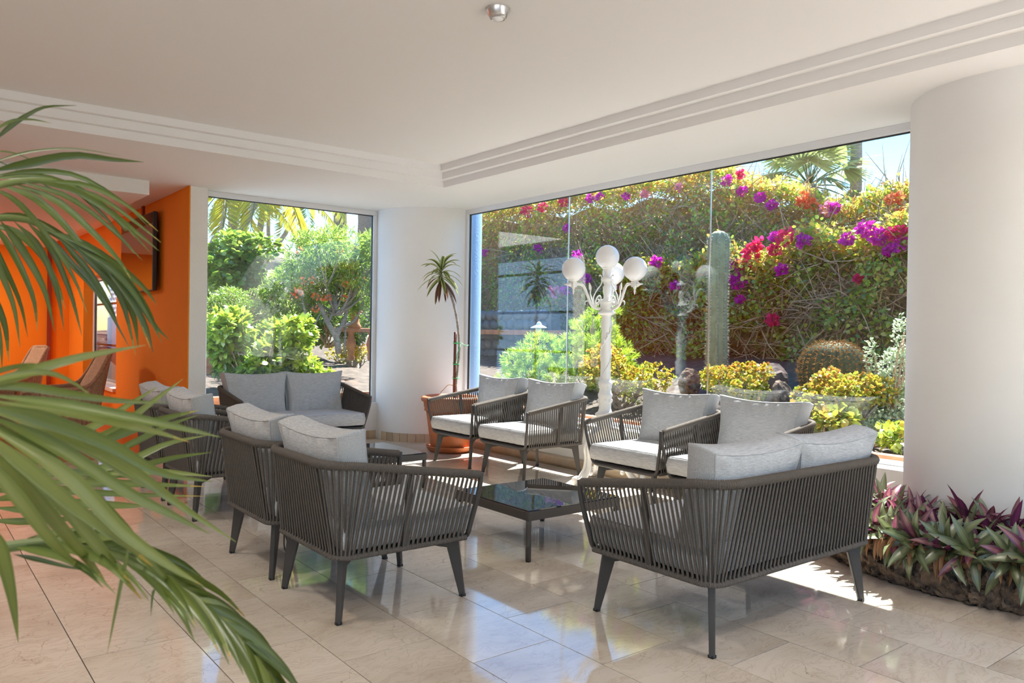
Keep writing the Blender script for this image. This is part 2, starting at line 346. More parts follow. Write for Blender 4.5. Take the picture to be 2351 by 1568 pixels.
# floor: grout bed, single marble tiles in running bond, and the far rest as one tile field
fl = st('floor', MB().box((X0, Y0, -.2), (5.15, YW+.1, -.009)).box((X0, YW+.1, -.2), (2.36, Y1, -.0095)), M['grout'])
def tile_mesh(name, a, b, m):
    g = .0019; ch = .0003; z0, z1 = -.01, 0
    mb = MB(); x0, y0, x1, y1 = a[0]+g, a[1]+g, b[0]-g, b[1]-g
    mb.add([(x0, y0, z0), (x1, y0, z0), (x1, y1, z0), (x0, y1, z0), (x0, y0, z1-ch), (x1, y0, z1-ch), (x1, y1, z1-ch), (x0, y1, z1-ch),
            (x0+ch, y0+ch, z1), (x1-ch, y0+ch, z1), (x1-ch, y1-ch, z1), (x0+ch, y1-ch, z1)],
           [(0, 1, 5, 4), (1, 2, 6, 5), (2, 3, 7, 6), (3, 0, 4, 7), (4, 5, 9, 8), (5, 6, 10, 9), (6, 7, 11, 10), (7, 4, 8, 11), (8, 9, 10, 11)])
    return mb
proto = None; cand = []; field = MB()
TX, TY = .4, .61
for i in range(-14, 13):
    for j in range(-14, 16):
        x = .58+TX*i; y = 2.779+TY*j + (TY/2 if i % 2 else 0)
        x1, y1 = x+TX, y+TY
        if x < X0 or y < Y0+.01: continue
        cx_, cy_ = x+.2, y+.3
        if x1 > 5.12: x1 = 5.12
        if y > 8.3: continue
        if y1 > YW: y1 = YW
        v = np.array([cx_, cy_, -EYE]); dp = v@fw
        vis = dp > .5 and abs(v@rt)/dp < .80 and (v@up)/dp > -.56
        full = abs(x1-x-TX) < 1e-6 and abs(y1-y-TY) < 1e-6
        cand.append((0 if vis else 1, dp, x, y, x1, y1, full))
cand.sort()
for k, (nv, dp, x, y, x1, y1, full) in enumerate(cand):
    if nv or k >= 290:
        t_ = tile_mesh('t', (x, y), (x1, y1), None); field.add(t_.v, t_.f)
    elif full:
        if proto is None: proto = tile_mesh('tile', (-.2, -.305), (.2, .305), None).build('tile', M['tile'], fl); o = proto
        else: o = proto.copy(); C.objects.link(o)
        o.location = (x+.2, y+.305, 0)
    else: tile_mesh('tile', (x, y), (x1, y1), None).build('tile', M['tile'], fl)
o = field.build('tile_field', M['tile'], fl); o['kind'] = 'stuff'
# back room floor of red marble
proto = None
for i in range(-9, 12):
    for j in range(0, 11):
        x, y = 2.36-.62*(i+10-3), 8.42+.62*j
        if x < X0: continue
        if proto is None: proto = tile_mesh('tile', (0, 0), (.62, .62), None).build('tile', M['redtile'], fl); o = proto
        else: o = proto.copy(); C.objects.link(o)
        o.location = (x, y, .001)
# ceiling with stepped tray
mb = MB()
steps = [(4.333, 6.652, 2.735, 2.800), (4.271, 6.588, 2.800, 2.864), (4.209, 6.525, 2.864, ZC)]
TX0, TY0 = -1.7, -1.7
def ring(mb, z, ax0, ay0, ax1, ay1, bx0, by0, bx1, by1, down=True):
    P = [(ax0, ay0, z), (ax1, ay0, z), (ax1, ay1, z), (ax0, ay1, z), (bx0, by0, z), (bx1, by0, z), (bx1, by1, z), (bx0, by1, z)]
    mb.add(P, [(0, 4, 5, 1), (1, 5, 6, 2), (2, 6, 7, 3), (3, 7, 4, 0)])
ring(mb, ZS, X0, Y0, 5.40, 8.75, TX0, TY0, steps[0][0], steps[0][1])
for k, (xr, yr, z0, z1) in enumerate(steps):
    e = .062*k
    P = [(TX0+e, TY0+e), (xr, TY0+e), (xr, yr), (TX0+e, yr)]
    mb.add([(*q, z0) for q in P]+[(*q, z1) for q in P], [(0, 4, 5, 1), (1, 5, 6, 2), (2, 6, 7, 3), (3, 7, 4, 0)])
    if k < 2:
        x2, y2 = steps[k+1][:2]; ring(mb, z1, TX0+e, TY0+e, xr, yr, TX0+e+.062, TY0+e+.062, x2, y2)
    else: mb.add([(*q, z1) for q in P], [(0, 3, 2, 1)])
mb.box((X0-.2, Y0-.2, 3.0), (5.40, 8.8, 3.15)).box((1.6, 8.75, ZS), (2.7, Y1+.2, 3.0))
st('ceiling', mb, M['ceil'])
# dropped slab of the back room, its white edge towards the lounge
st('trim_1', MB().box((X0, 8.36, 2.597), (1.985, Y1, ZS+.02)), M['stucco'])
# walls
WH = .43
def lowwall(name, mb_): return st(name, mb_, M['plaster'])
lowwall('wall_right', MB().box((5.15, Y0, 0), (5.36+.25, 8.75, WH)))
lowwall('wall_back', MB().box((2.36, 8.42, 0), (4.63, 8.8, WH)).box((4.615, 8.47, 0), (5.3, 8.62, ZS)).box((4.615, 8.42, 0), (4.9, 8.5, WH)))
st('wall_front', MB().box((X0, Y0-.25, 2.6), (5.4, Y0, 3.0)).box((X0-.25, Y0-.25, -.1), (X0, Y0, 3)).box((-.6, Y0-.25, -.1), (2.0, Y0, 3)).box((X0, Y0-.25, -.1), (5.4, Y0, .55)).box((4.9, Y0-.25, -.1), (5.4, Y0, 3)), M['plaster'])
st('wall_left', MB().box((X0-.25, Y0-.25, 2.6), (X0, 8.36, 3.0)).box((X0-.25, .9, -.1), (X0, 4.7, 3)).box((X0-.25, Y0, -.1), (X0, 4.7, .55)).box((X0-.25, 4.6, -.1), (X0, 8.5, 3)), M['plaster'])
wl = MB()
for y0, y1, z0, z1 in [(8.5, Y1+.2, 0, .9), (8.5, Y1+.2, 2.3, 2.9), (8.5, 13.0, .9, 2.3), (14.9, 15.4, .9, 2.3)]: wl.box((X0-.2, y0, z0), (X0, y1, z1))
st('wall_orange', wl, M['orange'])
# pier: white end of the orange wall
st('wall_pier', MB().box((2.372, 8.34, 0), (2.545, 8.9, ZS)), M['stucco'], bevel=.004)
# orange wall along the back room with the deep window opening; white outside
WY0, WY1, WZ0, WZ1 = 11.6, 13.93, .46, 2.05
ob = MB()
ob.box((2.36, 8.342, 0), (2.3715, 8.9, ZS))
for y0, y1, z0, z1 in [(8.9, WY0, 0, 2.9), (WY1, Y1, 0, 2.9), (WY0, WY1, 0, WZ0), (WY0, WY1, WZ1, 2.9)]:
    ob.box((2.36, y0, z0), (2.515, y1, z1))
st('wall_orange', ob, M['orange'])
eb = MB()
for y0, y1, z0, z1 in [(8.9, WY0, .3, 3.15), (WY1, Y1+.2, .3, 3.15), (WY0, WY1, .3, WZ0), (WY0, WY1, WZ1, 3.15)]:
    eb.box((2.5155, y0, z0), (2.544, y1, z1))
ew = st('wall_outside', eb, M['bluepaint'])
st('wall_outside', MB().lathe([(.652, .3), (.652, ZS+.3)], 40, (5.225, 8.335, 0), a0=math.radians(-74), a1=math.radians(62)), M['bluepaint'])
for z in (1.0, 1.62, 2.25): st('ledge', MB().box((2.544, 8.9, z), (2.551, Y1, z+.03)), M['gasket'], ew)
st('wall_far', MB().box((X0, Y1, 0), (2.36, Y1+.2, 2.9)), M['orange'])
st('trim_2', MB().box((2.03, Y1-.05, 0), (2.09, Y1, 2.597)), M['darkred'])
st('trim_3', MB().box((2.335, 10.13, 2.2), (2.36, 10.2, ZS)), M['darkred'])
# plinth step of beige stone, rounded nose
pl = MB(); prof = [(5.15, 0), (5.095, 0), (5.09, .03), (5.097, .07), (5.115, .09), (5.15, .097)]
vs = []
for y in (2.75, 7.75): vs += [(x, y, z) for x, z in prof]
n = len(prof); pl.add(vs, [(i, i+1, n+i+1, n+i) for i in range(n-1)]+[tuple(range(n))[::-1], tuple(range(n, 2*n))], True)
st('baseboard_right', pl, M['skirt'])
# round columns
def column(name, c, sk_a0, sk_a1):
    col = st(name, MB().lathe([(.65, 0), (.65, ZS)], 72, c), M['plaster'])
    return col
c1 = column('column', (5.225, 8.335, 0), 0, 0)
c2 = column('column', (5.285, 1.773, 0), 0, 0)
# skirting tiles round the far column and on the stub of wall beside it
def arc_tile(a0, a1, c, r0, r1, z1):
    mb = MB(); k = 3; A = [a0+(a1-a0)*i/k for i in range(k+1)]; vs = []
    for a in A:
        for r, z in ((r0, 0), (r1, 0), (r1, z1), (r0, z1)): vs.append((c[0]+r*math.cos(a), c[1]+r*math.sin(a), z))
    fs = []
    for i in range(k):
        b = i*4
        for q in range(4): fs.append((b+q, b+(q+1) % 4, b+4+(q+1) % 4, b+4+q))
    fs += [(3, 2, 1, 0), (4*k, 4*k+1, 4*k+2, 4*k+3)]; mb.add(vs, fs); return mb
a = math.radians(184); da = .1/.662
while a < math.radians(274):
    arc_tile(a+.0035, a+da-.0035, (5.225, 8.335), .65, .664, .1).build('tile', M['skirt'], c1); a += da
bw = bpy.data.objects['wall_back']
for k in range(4): MB().box((4.16+.1*k+.001, 8.406, 0), (4.26+.1*k-.001, 8.42, .1)).build('tile', M['skirt'], bw, bevel=.001)
# ------------------------------------------------------------------ windows
def window(name, segs, z0, z1, axis, plane, frame=.055, depth=.07, glass_y=0):
    """segs: the joint positions along the wall; the outer two carry the frame, the inner ones are thin glass joints"""
    root = tag(empty(name), kind='structure')
    def bx(a0, a1, p0, p1, za, zb):
        return ((p0, a0, za), (p1, a1, zb)) if axis == 'y' else ((a0, p0, za), (a1, p1, zb))
    a0, a1 = segs[0], segs[-1]; p0, p1 = plane-depth*.6, plane+depth*.4
    f = MB()
    f.box(*bx(a0, a1, p0, p1, z1-frame, z1)); f.box(*bx(a0, a1, p0, p1, z0, z0+frame*.5))
    f.box(*bx(a0, a0+frame, p0, p1, z0+frame*.5, z1-frame)); f.box(*bx(a1-frame, a1, p0, p1, z0+frame*.5, z1-frame))
    f.build('frame', M['alu'], root, bevel=.004)
    g = MB(); i = frame; j = frame+.008
    g.box(*bx(a0+i, a1-i, plane-.01, plane+.012, z1-j, z1-i)); g.box(*bx(a0+i, a0+j, plane-.01, plane+.012, z0, z1-i)); g.box(*bx(a1-j, a1-i, plane-.01, plane+.012, z0, z1-i))
    g.build('gasket', M['gasket'], root)
    for s0, s1 in zip(segs, segs[1:]):
        MB().box(*bx(s0+(frame if s0 == a0 else .003), s1-(frame if s1 == a1 else .003), plane-.004, plane+.004, z0+frame*.5, z1-frame)).build('pane', M['glass'], root)
    for s in segs[1:-1]: MB().box(*bx(s-.004, s+.004, plane-.006, plane+.006, z0+frame*.5, z1-frame)).build('mullion', M['steel'], root)
    return root
window('window_1', [2.34, 4.158, 5.913, 7.70], WH, ZS, 'y', XW)
window('window_2', [2.545, 4.605], WH, ZS, 'x', YW)
# back room window: frame, pane and sill; white lattice fence outside
wr = window('window_3', [WY0, WY1], WZ0, WZ1, 'y', 2.525, frame=.05, depth=.05)
MB().box((2.32, WY0, WZ0-.05), (2.5, WY1, WZ0+.002)).build('sill', M['white'], wr, bevel=.004)
la = thing('lattice_fence', 'white diagonal lattice screen outside the small window of the orange room', 'fence', (2.95, 13.6, .3))
def lat(s0, sgn, xo):
    d = .03; L_, z0, z1 = 2.2, 1.15, 2.35; dz = z1-z0; ya, yb = s0, s0+sgn*dz
    if sgn > 0: t0, t1 = max(0, -1.5-ya), min(dz, 1.5-ya)
    else: t0, t1 = max(0, ya-1.5), min(dz, ya+1.5)
    if t1-t0 < .05: return
    ya, yb, za, zb = s0+sgn*t0, s0+sgn*t1, z0+t0, z0+t1
    MB().hexa([(xo, ya-d, za), (xo+.014, ya-d, za), (xo+.014, ya+d, za), (xo, ya+d, za)], [(xo, yb-d, zb), (xo+.014, yb-d, zb), (xo+.014, yb+d, zb), (xo, yb+d, zb)]).build('slat', M['white'], la)
for k in range(-24, 25): lat(.16*k, 1, 0); lat(.16*k, -1, .016)
MB().box((-.02, -1.5, -.2), (.04, 1.5, 1.15)).build('base_panel', M['white'], la)
MB().box((-.02, -1.5, 2.35), (.04, 1.5, 2.42)).build('top_rail', M['white'], la)
# ceiling spot at the top edge of the picture
t = thing('ceiling_spot', 'small round chrome spotlight set in the tray ceiling', 'lamp', (2.40, 3.21, ZC))
MB().lathe([(.062, 0), (.060, -.012), (.05, -.03), (.04, -.05), (.036, -.05), (.036, -.02), (0, -.02)], 24).build('rim', M['steel'], t)
MB().sphere((0, 0, -.042), .034, sq=(1, 1, .5)).build('lens', M['white'], t)

# unseen warm fill lights, added to brighten the orange back room
for x, y in ((-.3, 12.0), (.2, 14.0)):
    l_ = bpy.data.lights.new('room_fill', 'AREA'); l_.shape = 'DISK'; l_.size = .5; l_.energy = 11; l_.color = (1, .86, .66)
    lo = bpy.data.objects.new('room_fill', l_); C.objects.link(lo); lo.location = (x, y, 2.58)

# invented fill lights out of view, added to warm the lounge side
for x, y in ((-.4, 1.0), (1.2, -.8), (3.2, .4), (.2, 3.4), (.3, 5.6)):
    l_ = bpy.data.lights.new('lounge_fill', 'AREA'); l_.shape = 'DISK'; l_.size = .3; l_.energy = FILL_W; l_.color = (1, .93, .85); l_.spread = math.radians(150)
    lo = bpy.data.objects.new('lounge_fill', l_); C.objects.link(lo); lo.location = (x, y, ZC-.02)
# ------------------------------------------------------------------ rope armchairs and sofas (front towards +x)
XF, XFB, XB, XBB = .385, .355, -.385, -.335
ZF, ZR, ZB = .600, .700, .295
def rail_paths(hwT, hwB, n=26):
    """matching points along the top rail and along the bottom rail, from one arm front round the back to the other"""
    def plan(xf, xb, hw, rc, ns, nc, nb):
        P = [(xf+(xb+rc-xf)*i/ns, -hw) for i in range(ns)]
        P += [(xb+rc-rc*math.sin(PI/2*i/nc), -hw+rc-rc*math.cos(PI/2*i/nc)) for i in range(nc)]
        P += [(xb, -hw+rc+(2*hw-2*rc)*i/nb) for i in range(nb)]
        P += [(xb+rc-rc*math.cos(PI/2*i/nc), hw-rc+rc*math.sin(PI/2*i/nc)) for i in range(nc)]
        P += [(xb+rc+(xf-xb-rc)*i/ns, hw) for i in range(ns+1)]
        return P
    ns = 48; nc = 14; nb = int((2*hwT-.32)/.0128)
    T = plan(XF-.012, XB, hwT, .16, ns, nc, nb); B = plan(XFB-.02, XBB, hwB, .07, ns, nc, nb)
    def zt(x): t = min(1, max(0, (XF-x)/(XF-XB-.1))); return ZF+(ZR-ZF)*(t*1.0)
    return [(x, y, zt(x)) for x, y in T], [(x, y, ZB) for x, y in B]
def resample(P, step):
    P = np.array(P); d = np.r_[0, np.cumsum(np.linalg.norm(np.diff(P, axis=0), axis=1))]
    s = np.linspace(0, d[-1], int(d[-1]/step)+1)
    return np.stack([np.interp(s, d, P[:, i]) for i in range(3)], 1)
def ropes(hwT, hwB):
    T, B = rail_paths(hwT, hwB); mb = MB(); T_ = np.array(T); B_ = np.array(B)
    tan = nrm(np.gradient(T_[:, :2], axis=0)); out = np.stack([tan[:, 1], -tan[:, 0], np.zeros(len(T_))], 1)
    for i in range(1, len(T)-1):
        for s, o in (((1, 0.0),) if i % 2 else ((-1, 0.0),)):
            j = min(i+1, len(T)-1)
            a = T_[i]*(1-o)+T_[j]*o; b = B_[i]*(1-o)+B_[j]*o
            p = [a+out[i]*.013*s+[0, 0, .006], a+out[i]*.006*s-[0, 0, .028], b+out[i]*.005*s+[0, 0, .02], b+out[i]*.010*s-[0, 0, .006]]
            mb.tube(p, .0049, 6, cap=False)
    return mb
def wrap(P, r, pitch):
    Q = resample(P, pitch/3); R = r*(1+.15*np.cos(np.arange(len(Q))*2*PI/3)); return MB().tube(Q, R, 8)
def cushion(lx, ly, lz, bulge=.5, n=10, seed=0, pinch=.0):
    """box cushion: lx thick faces bulge along z; piped edge; origin at centre"""
    g = np.random.default_rng(seed); mb = MB(); u = np.linspace(-1, 1, n+1); u = np.sign(u)*np.abs(u)**.75
    def prof(a, b): return (1-abs(a)**4)*(1-abs(b)**4)
    def edge(a, b):
        c = .03*pinch*(abs(a)*abs(b))**3
        return a*(lx-.012*(1-abs(b)**2)*pinch*2), b*(ly-.012*(1-abs(a)**2)*pinch*2)
    vs = []; ix = {}
    for s in (1, -1):
        for i, a in enumerate(u):
            for j, b in enumerate(u):
                x, y = edge(a, b); z = lz*(.80+bulge*.4*prof(a, b)) + g.normal()*.0006
                if pinch: z += .016*(math.sin(17*b+2.3*math.sin(3*b+seed)+1.5*a)*math.exp(-(1-abs(a))/.28) + .6*math.sin(13*a+seed+2*b)*math.exp(-(1-abs(b))/.16))*(1-b**8)*(1-a**8)
                else: z += .003*math.sin(9*b+seed)*math.exp(-(1-abs(a))/.2)*(1-b**8)*(1-a**8)
                ix[s, i, j] = len(vs); vs.append((x, y*(1-.05*pinch*(1+a)), s*z))
    mid = {}
    per = [(i, 0) for i in range(n)]+[(n, j) for j in range(n)]+[(i, n) for i in range(n, 0, -1)]+[(0, j) for j in range(n, 0, -1)]
    for zl in (.72, 0, -.72):
        for (i, j) in per:
            x, y = edge(u[i], u[j]); k = 1+.010/max(lx, ly) + (.012/max(lx, ly) if zl == 0 else .004/max(lx, ly)); mid[zl, i, j] = len(vs); vs.append((x*k, y*k*(1-.05*pinch*(1+u[i])), zl*lz))
    fs = []
    for i in range(n):
        for j in range(n):
            fs.append((ix[1, i, j], ix[1, i+1, j], ix[1, i+1, j+1], ix[1, i, j+1])); fs.append((ix[-1, i, j], ix[-1, i, j+1], ix[-1, i+1, j+1], ix[-1, i+1, j]))
    seq = per+[per[0]]
    for (p, q) in zip(seq, seq[1:]):
        lay = [ix[1, p[0], p[1]], mid[.72, p[0], p[1]], mid[0, p[0], p[1]], mid[-.72, p[0], p[1]], ix[-1, p[0], p[1]]]
        la2 = [ix[1, q[0], q[1]], mid[.72, q[0], q[1]], mid[0, q[0], q[1]], mid[-.72, q[0], q[1]], ix[-1, q[0], q[1]]]
        for k in range(4): fs.append((lay[k], lay[k+1], la2[k+1], la2[k]))
    mb.add(vs, fs, True)
    pp = []
    for s in (1, -1):
        loop = [tuple(np.array(vs[ix[s, i, j]])*[1.012, 1.012, .98]) for (i, j) in per]; pp.append(loop+[loop[0]])
    return mb, pp
def leg_mb(sx, sy, hw):
    """tapered leg with its arm of the cross frame under the seat"""
    tx, ty = (.30 if sx > 0 else -.275), hw; fx, fy = (.345 if sx > 0 else -.31), hw+.035
    d = nrm(np.array([[tx, sy*ty, 0]]))[0]; p = np.array([-d[1], d[0], 0])
    if hw > .4: d = np.array([sx*.55, sy*.83, 0]); p = np.array([-d[1], d[0], 0])
    mb = MB()
    def sec(c, a, b, z): return [tuple(c+d*a*s1+p*b*s2+[0, 0, z]) for s1, s2 in ((-1, -1), (1, -1), (1, 1), (-1, 1))]
    t_ = np.array([tx, sy*ty, 0]); f_ = np.array([fx, sy*fy, 0])
    mb.hexa(sec(f_, .014, .012, 0.004), sec(t_, .034, .013, .285))
    e = t_ - d*min(.30, np.linalg.norm(t_)*.95)
    def col(c, z0, z1): return [tuple(c+p*.013+[0, 0, z0]), tuple(c-p*.013+[0, 0, z0]), tuple(c-p*.013+[0, 0, z1]), tuple(c+p*.013+[0, 0, z1])]
    mb.hexa(col(t_, .235, .285), col(e, .268, .285))
    return mb, f_
seat_cache = {}
def rope_seat(kind):
    W = .385 if kind == 'armchair' else .665; WB = .335 if kind == 'armchair' else .615
    r = empty('rope_armchair' if kind == 'armchair' else 'rope_sofa')
    T, B = rail_paths(W, WB)
    o = ropes(W, WB).build('rope_weave', M['rope'], r); o['kind'] = 'stuff'
    wrap(T, .019, .0095).build('wrapped_rail', M['rope'], r)
    wrap(B, .0125, .0095).build('wrapped_base_rail', M['rope'], r)
    f = [(XF, -W, ZF+.012), (XF-.006, -W+.008, .52), (XFB+.004, -WB-.005, .36), (XFB, -WB+.008, .315), (XFB, -WB+.03, .293), (XFB, -WB+.07, .286)]
    f = f+[(x, -y, z) for x, y, z in f[::-1]]
    MB().tube(spline(f[:6], 16).tolist()+spline(f[6:], 16).tolist(), .0125, 10).build('front_frame', M['metal'], r)
    for s in (-1, 1):
        MB().hexa([(-.02, s*WB-.006, .29), (.01, s*WB-.006, .29), (.01, s*WB+.006, .29), (-.02, s*WB+.006, .29)],
                  [(-.02, s*W-.006, .655), (.01, s*W-.006, .655), (.01, s*W+.006, .655), (-.02, s*W+.006, .655)]).build('side_post', M['metal'], r)
    MB().box((XBB+.03, -WB+.02, .283), (XFB-.01, WB-.02, .305)).build('seat_base', M['metal'], r)
    hw = .265 if kind == 'armchair' else .545
    for sx in (-1, 1):
        for sy in (-1, 1):
            mb, ft = leg_mb(sx, sy, hw); lg = mb.build('leg', M['metal'], r, bevel=.004)
            MB().box((ft[0]-.012, ft[1]-.012, 0), (ft[0]+.012, ft[1]+.012, .012)).build('foot_cap', M['rubber'], lg)
    mb, pp = cushion(.325, WB-.02, .074, .35, 18, 3); s = mb.build('seat_cushion', M['fabric'], r, loc=(.035, 0, .383))
    pm = MB()
    for l in pp: pm.tube(l, .0035, 5)
    pm.build('piping', M['fabric'], s)
    nbk = 1 if kind == 'armchair' else 2; cw = .335 if nbk == 1 else .312
    for k in range(nbk):
        mb, pp = cushion(.215, cw, .085, .75, 30, 5+k, pinch=1.0)
        b = mb.build('back_cushion', M['fabric'], r, loc=(-.235, 0 if nbk == 1 else (-.314+.628*k), .622))
        b.rotation_euler = (0, math.radians(79), rnd.uniform(-.04, .04))
        pm = MB()
        for l in pp: pm.tube(l, .004, 5)
        pm.build('piping', M['fabric'], b)
    return r
GC = 'rope armchairs of the lounge'
chair = rope_seat('armchair'); sofa = rope_seat('sofa')
spots = [
 (1.846, 3.445, 0, 'taupe rope armchair nearest the camera, seen from behind beside the black glass table'),
 (1.846, 4.215, 0, 'taupe rope armchair second in the left row, with a small strap hanging under it'),
 (1.895, 5.70, 0, 'taupe rope armchair half behind palm leaves, between the strapped chair and the hindmost one'),
 (1.895, 6.47, 0, 'taupe rope armchair hindmost in the left row, against the orange wall'),
 (4.632, 6.365, PI, 'grey-blue rope armchair at the window, right in front of the big terracotta pot'),
 (4.632, 5.555, PI, 'grey-blue rope armchair at the window between the terracotta pot chair and the white lamp'),
 (4.632, 4.075, PI, 'rope armchair just right of the white globe lamp, facing the low table'),
 (4.632, 3.305, PI, 'rope armchair partly hidden behind the two-seat sofa in front, facing left'),
]
chairs = []
for i, (x, y, rz, lab) in enumerate(spots):
    o = chair if i == 0 else copy_tree(chair)
    o.location = (x, y, 0); o.rotation_euler = (0, 0, rz); tag(o, lab, 'chair', GC); chairs.append(o)
sofa.location = (3.16, 2.265, 0); sofa.rotation_euler = (0, 0, PI/2)
tag(sofa, 'taupe two-seat rope sofa in front, seen from behind near the plant bed', 'sofa', 'rope sofas of the lounge')
s2 = copy_tree(sofa); s2.location = (3.205, 7.64, 0); s2.rotation_euler = (0, 0, -PI/2)
tag(s2, 'two-seat rope sofa under the left garden window, facing the room', 'sofa', 'rope sofas of the lounge')
MB().tube(spline([(-.2, -.2, .28), (-.205, -.2, .2), (-.2, -.19, .13), (-.19, -.2, .10), (-.185, -.21, .13), (-.2, -.2, .2)], 24), .004, 6).build('hanging_strap', M['metal'], chairs[1])
mb = MB(); mb.sphere((0, 0, 0), 1, 16, 8, sq=(.003, .018, .009)); mb.build('oval_badge', M['steel'], s2, loc=(.338, .55, .262))
# low tables: black glass on a charcoal frame
def low_table():
    r = empty('coffee_table'); h = .29; a = .365
    fr = MB()
    for (x0, y0, x1, y1) in [(-a, -a, a, -a+.028), (-a, a-.028, a, a), (-a, -a+.028, -a+.028, a-.028), (a-.028, -a+.028, a, a-.028)]: fr.box((x0, y0, h-.058), (x1, y1, h-.006))
    fr.build('table_frame', M['metal'], r, bevel=.004)
    MB().box((-a+.004, -a+.004, h-.006), (a-.004, a-.004, h+.002)).build('glass_top', M['blackglass'], r, bevel=.002)
    for sx in (-1, 1):
        for sy in (-1, 1):
            lg = MB().tube([(sx*(a-.017), sy*(a-.017), z) for z in (.006, .1, .2, h-.05)], .0165, 10).build('leg', M['metal'], r)
            MB().tube([(sx*(a-.017), sy*(a-.017), 0), (sx*(a-.017), sy*(a-.017), .01)], .015, 10).build('foot_cap', M['rubber'], lg)
    return r
tb = low_table(); tb.location = (2.815+.35, 3.40+.35, 0); tag(tb, 'square black glass coffee table in the middle, mirroring the garden', 'table', 'low black glass tables')
t2 = copy_tree(tb); t2.location = (3.10, 5.875, 0); tag(t2, 'square black glass coffee table behind the nearest armchair, before the round column', 'table', 'low black glass tables')
# ------------------------------------------------------------------ white globe lamp on three curled feet
LX, LY = 4.86, 4.86
AW = np.array([.707, .707]); LT = np.array([.707, -.707])
lamp = thing('globe_lamp', 'white cast street lamp with four glass globes, standing by the window', 'lamp', (LX, LY, 0))
def dirv(phi): return LT*math.sin(phi)+AW*math.cos(phi)
lb = MB().lathe([(0, .40), (.03, .40), (.05, .42), (.07, .50), (.075, .54), (.066, .57), (.082, .585), (.085, .60), (.062, .615), (.052, .65), (.056, .70), (.058, .74), (.062, .75), (.064, .77), (.055, .785), (.050, .82), (.06, .85), (.062, .875), (.052, .885), (.048, .90)], 28)
for k in range(8):
    a = PI/4*k; lb.sphere((.050*math.cos(a), .056*math.sin(a), .715), .013, 10, 6, sq=(1, 1, 1.5))
    lb.sphere((.047*math.cos(a+.4), .052*math.sin(a+.4), .83), .011, 8, 6)
lb.build('base_shaft', M['lampwhite'], lamp)
sh = MB(); npt = 24; fl_ = 16
prof = [(.046, .90), (.044, 1.0), (.040, 1.44), (.044, 1.452), (.05, 1.462)]
sh.lathe(prof, npt)
for k in range(2):   # ornamental creeper winding up the post
    sh.tube([( .046*math.cos(6*t+PI*k), .046*math.sin(6*t+PI*k), .92+.5*t) for t in np.linspace(0, 1, 40)], .004, 5)
for k in range(10):
    t = k/10; a = 6*t; sh.sphere((.047*math.cos(a), .047*math.sin(a), .93+.5*t), .014, 8, 5, sq=(.7, .7, 1.6))
sh.build('post', M['lampwhite'], lamp)
MB().lathe([(.045, 1.455), (.075, 1.468), (.078, 1.48), (.06, 1.49), (.056, 1.50), (.056, 1.55), (.075, 1.56), (.077, 1.575), (.05, 1.585), (.03, 1.60), (.026, 1.62), (.036, 1.66), (.034, 1.70), (.024, 1.72), (.034, 1.735), (.034, 1.745), (.05, 1.75), (.054, 1.765), (.05, 1.78), (.028, 1.785), (.028, 1.85), (.04, 1.855), (.055, 1.868), (.058, 1.885), (.05, 1.89)], 28).build('hub', M['lampwhite'], lamp)
M['globe'] = mat('opal glass', (.82, .82, .84), .06, spec=.6)
MB().sphere((0, 0, 1.958), .103, 32, 20).build('globe', M['globe'], lamp)
for phi in (math.radians(-70.6), math.radians(49.4), math.radians(169.4)):
    phi = PI-phi if False else phi
    d2 = LT*math.sin(phi) - AW*math.cos(phi); R = .304
    def P(r, z): return (d2[0]*r, d2[1]*r, z)
    arm = MB().tube(spline([P(.05, 1.515), P(.09, 1.51), P(.14, 1.545), P(.175, 1.62), P(.205, 1.69), P(.235, 1.715), P(.285, 1.715)], 24), [.013]*20+[.012]*4, 10)
    arm.lathe([(.0, -.0), (.019, 0), (.021, .01), (.012, .014)], 12, P(.238, 1.708))
    arm.tube(spline([P(.11, 1.53), P(.13, 1.58), P(.15, 1.64), P(.145, 1.70), P(.165, 1.73)], 14), [.006]*10+[.004, .003, .002, .001], 6)
    arm.tube(spline([P(.10, 1.525), P(.10, 1.57), P(.085, 1.61), P(.062, 1.62), P(.052, 1.595), P(.066, 1.578), P(.078, 1.592)], 20), .0065, 6)
    arm.tube(spline([P(.115, 1.55), P(.12, 1.61), P(.09, 1.67), P(.055, 1.72), P(.045, 1.77), P(.062, 1.80), P(.075, 1.79)], 20), .005, 6)
    arm.tube(spline([P(.155, 1.57), P(.185, 1.575), P(.20, 1.555), P(.192, 1.54)], 10), [.006]*6+[.005, .004, .003, .002], 6)
    arm.sphere(P(.158, 1.70), .016, 8, 6, sq=(.5, .5, 2)); arm.sphere(P(.082, 1.55), .014, 8, 6)
    a_ = arm.build('arm', M['lampwhite'], lamp)
    so_ = MB().lathe([(.0, 1.625), (.004, 1.63), (.010, 1.655), (.006, 1.665), (.014, 1.68), (.016, 1.69)], 12, (P(R, 0)[0], P(R, 0)[1], 0))
    c_ = P(R, 0); so_.box((c_[0]-.022, c_[1]-.022, 1.69), (c_[0]+.022, c_[1]+.022, 1.735))
    so_.lathe([(.02, 1.735), (.035, 1.742), (.052, 1.755), (.056, 1.775), (.05, 1.78)], 20, (c_[0], c_[1], 0))
    so_.tube([P(R+.02, 1.712), P(R+.04, 1.712), P(R+.046, 1.712), P(R+.085, 1.712)], [.017, .017, .012, .003], 10)
    so_.build('socket', M['lampwhite'], a_)
    MB().sphere((c_[0], c_[1], 1.842), .101, 32, 20).build('globe', M['globe'], a_)
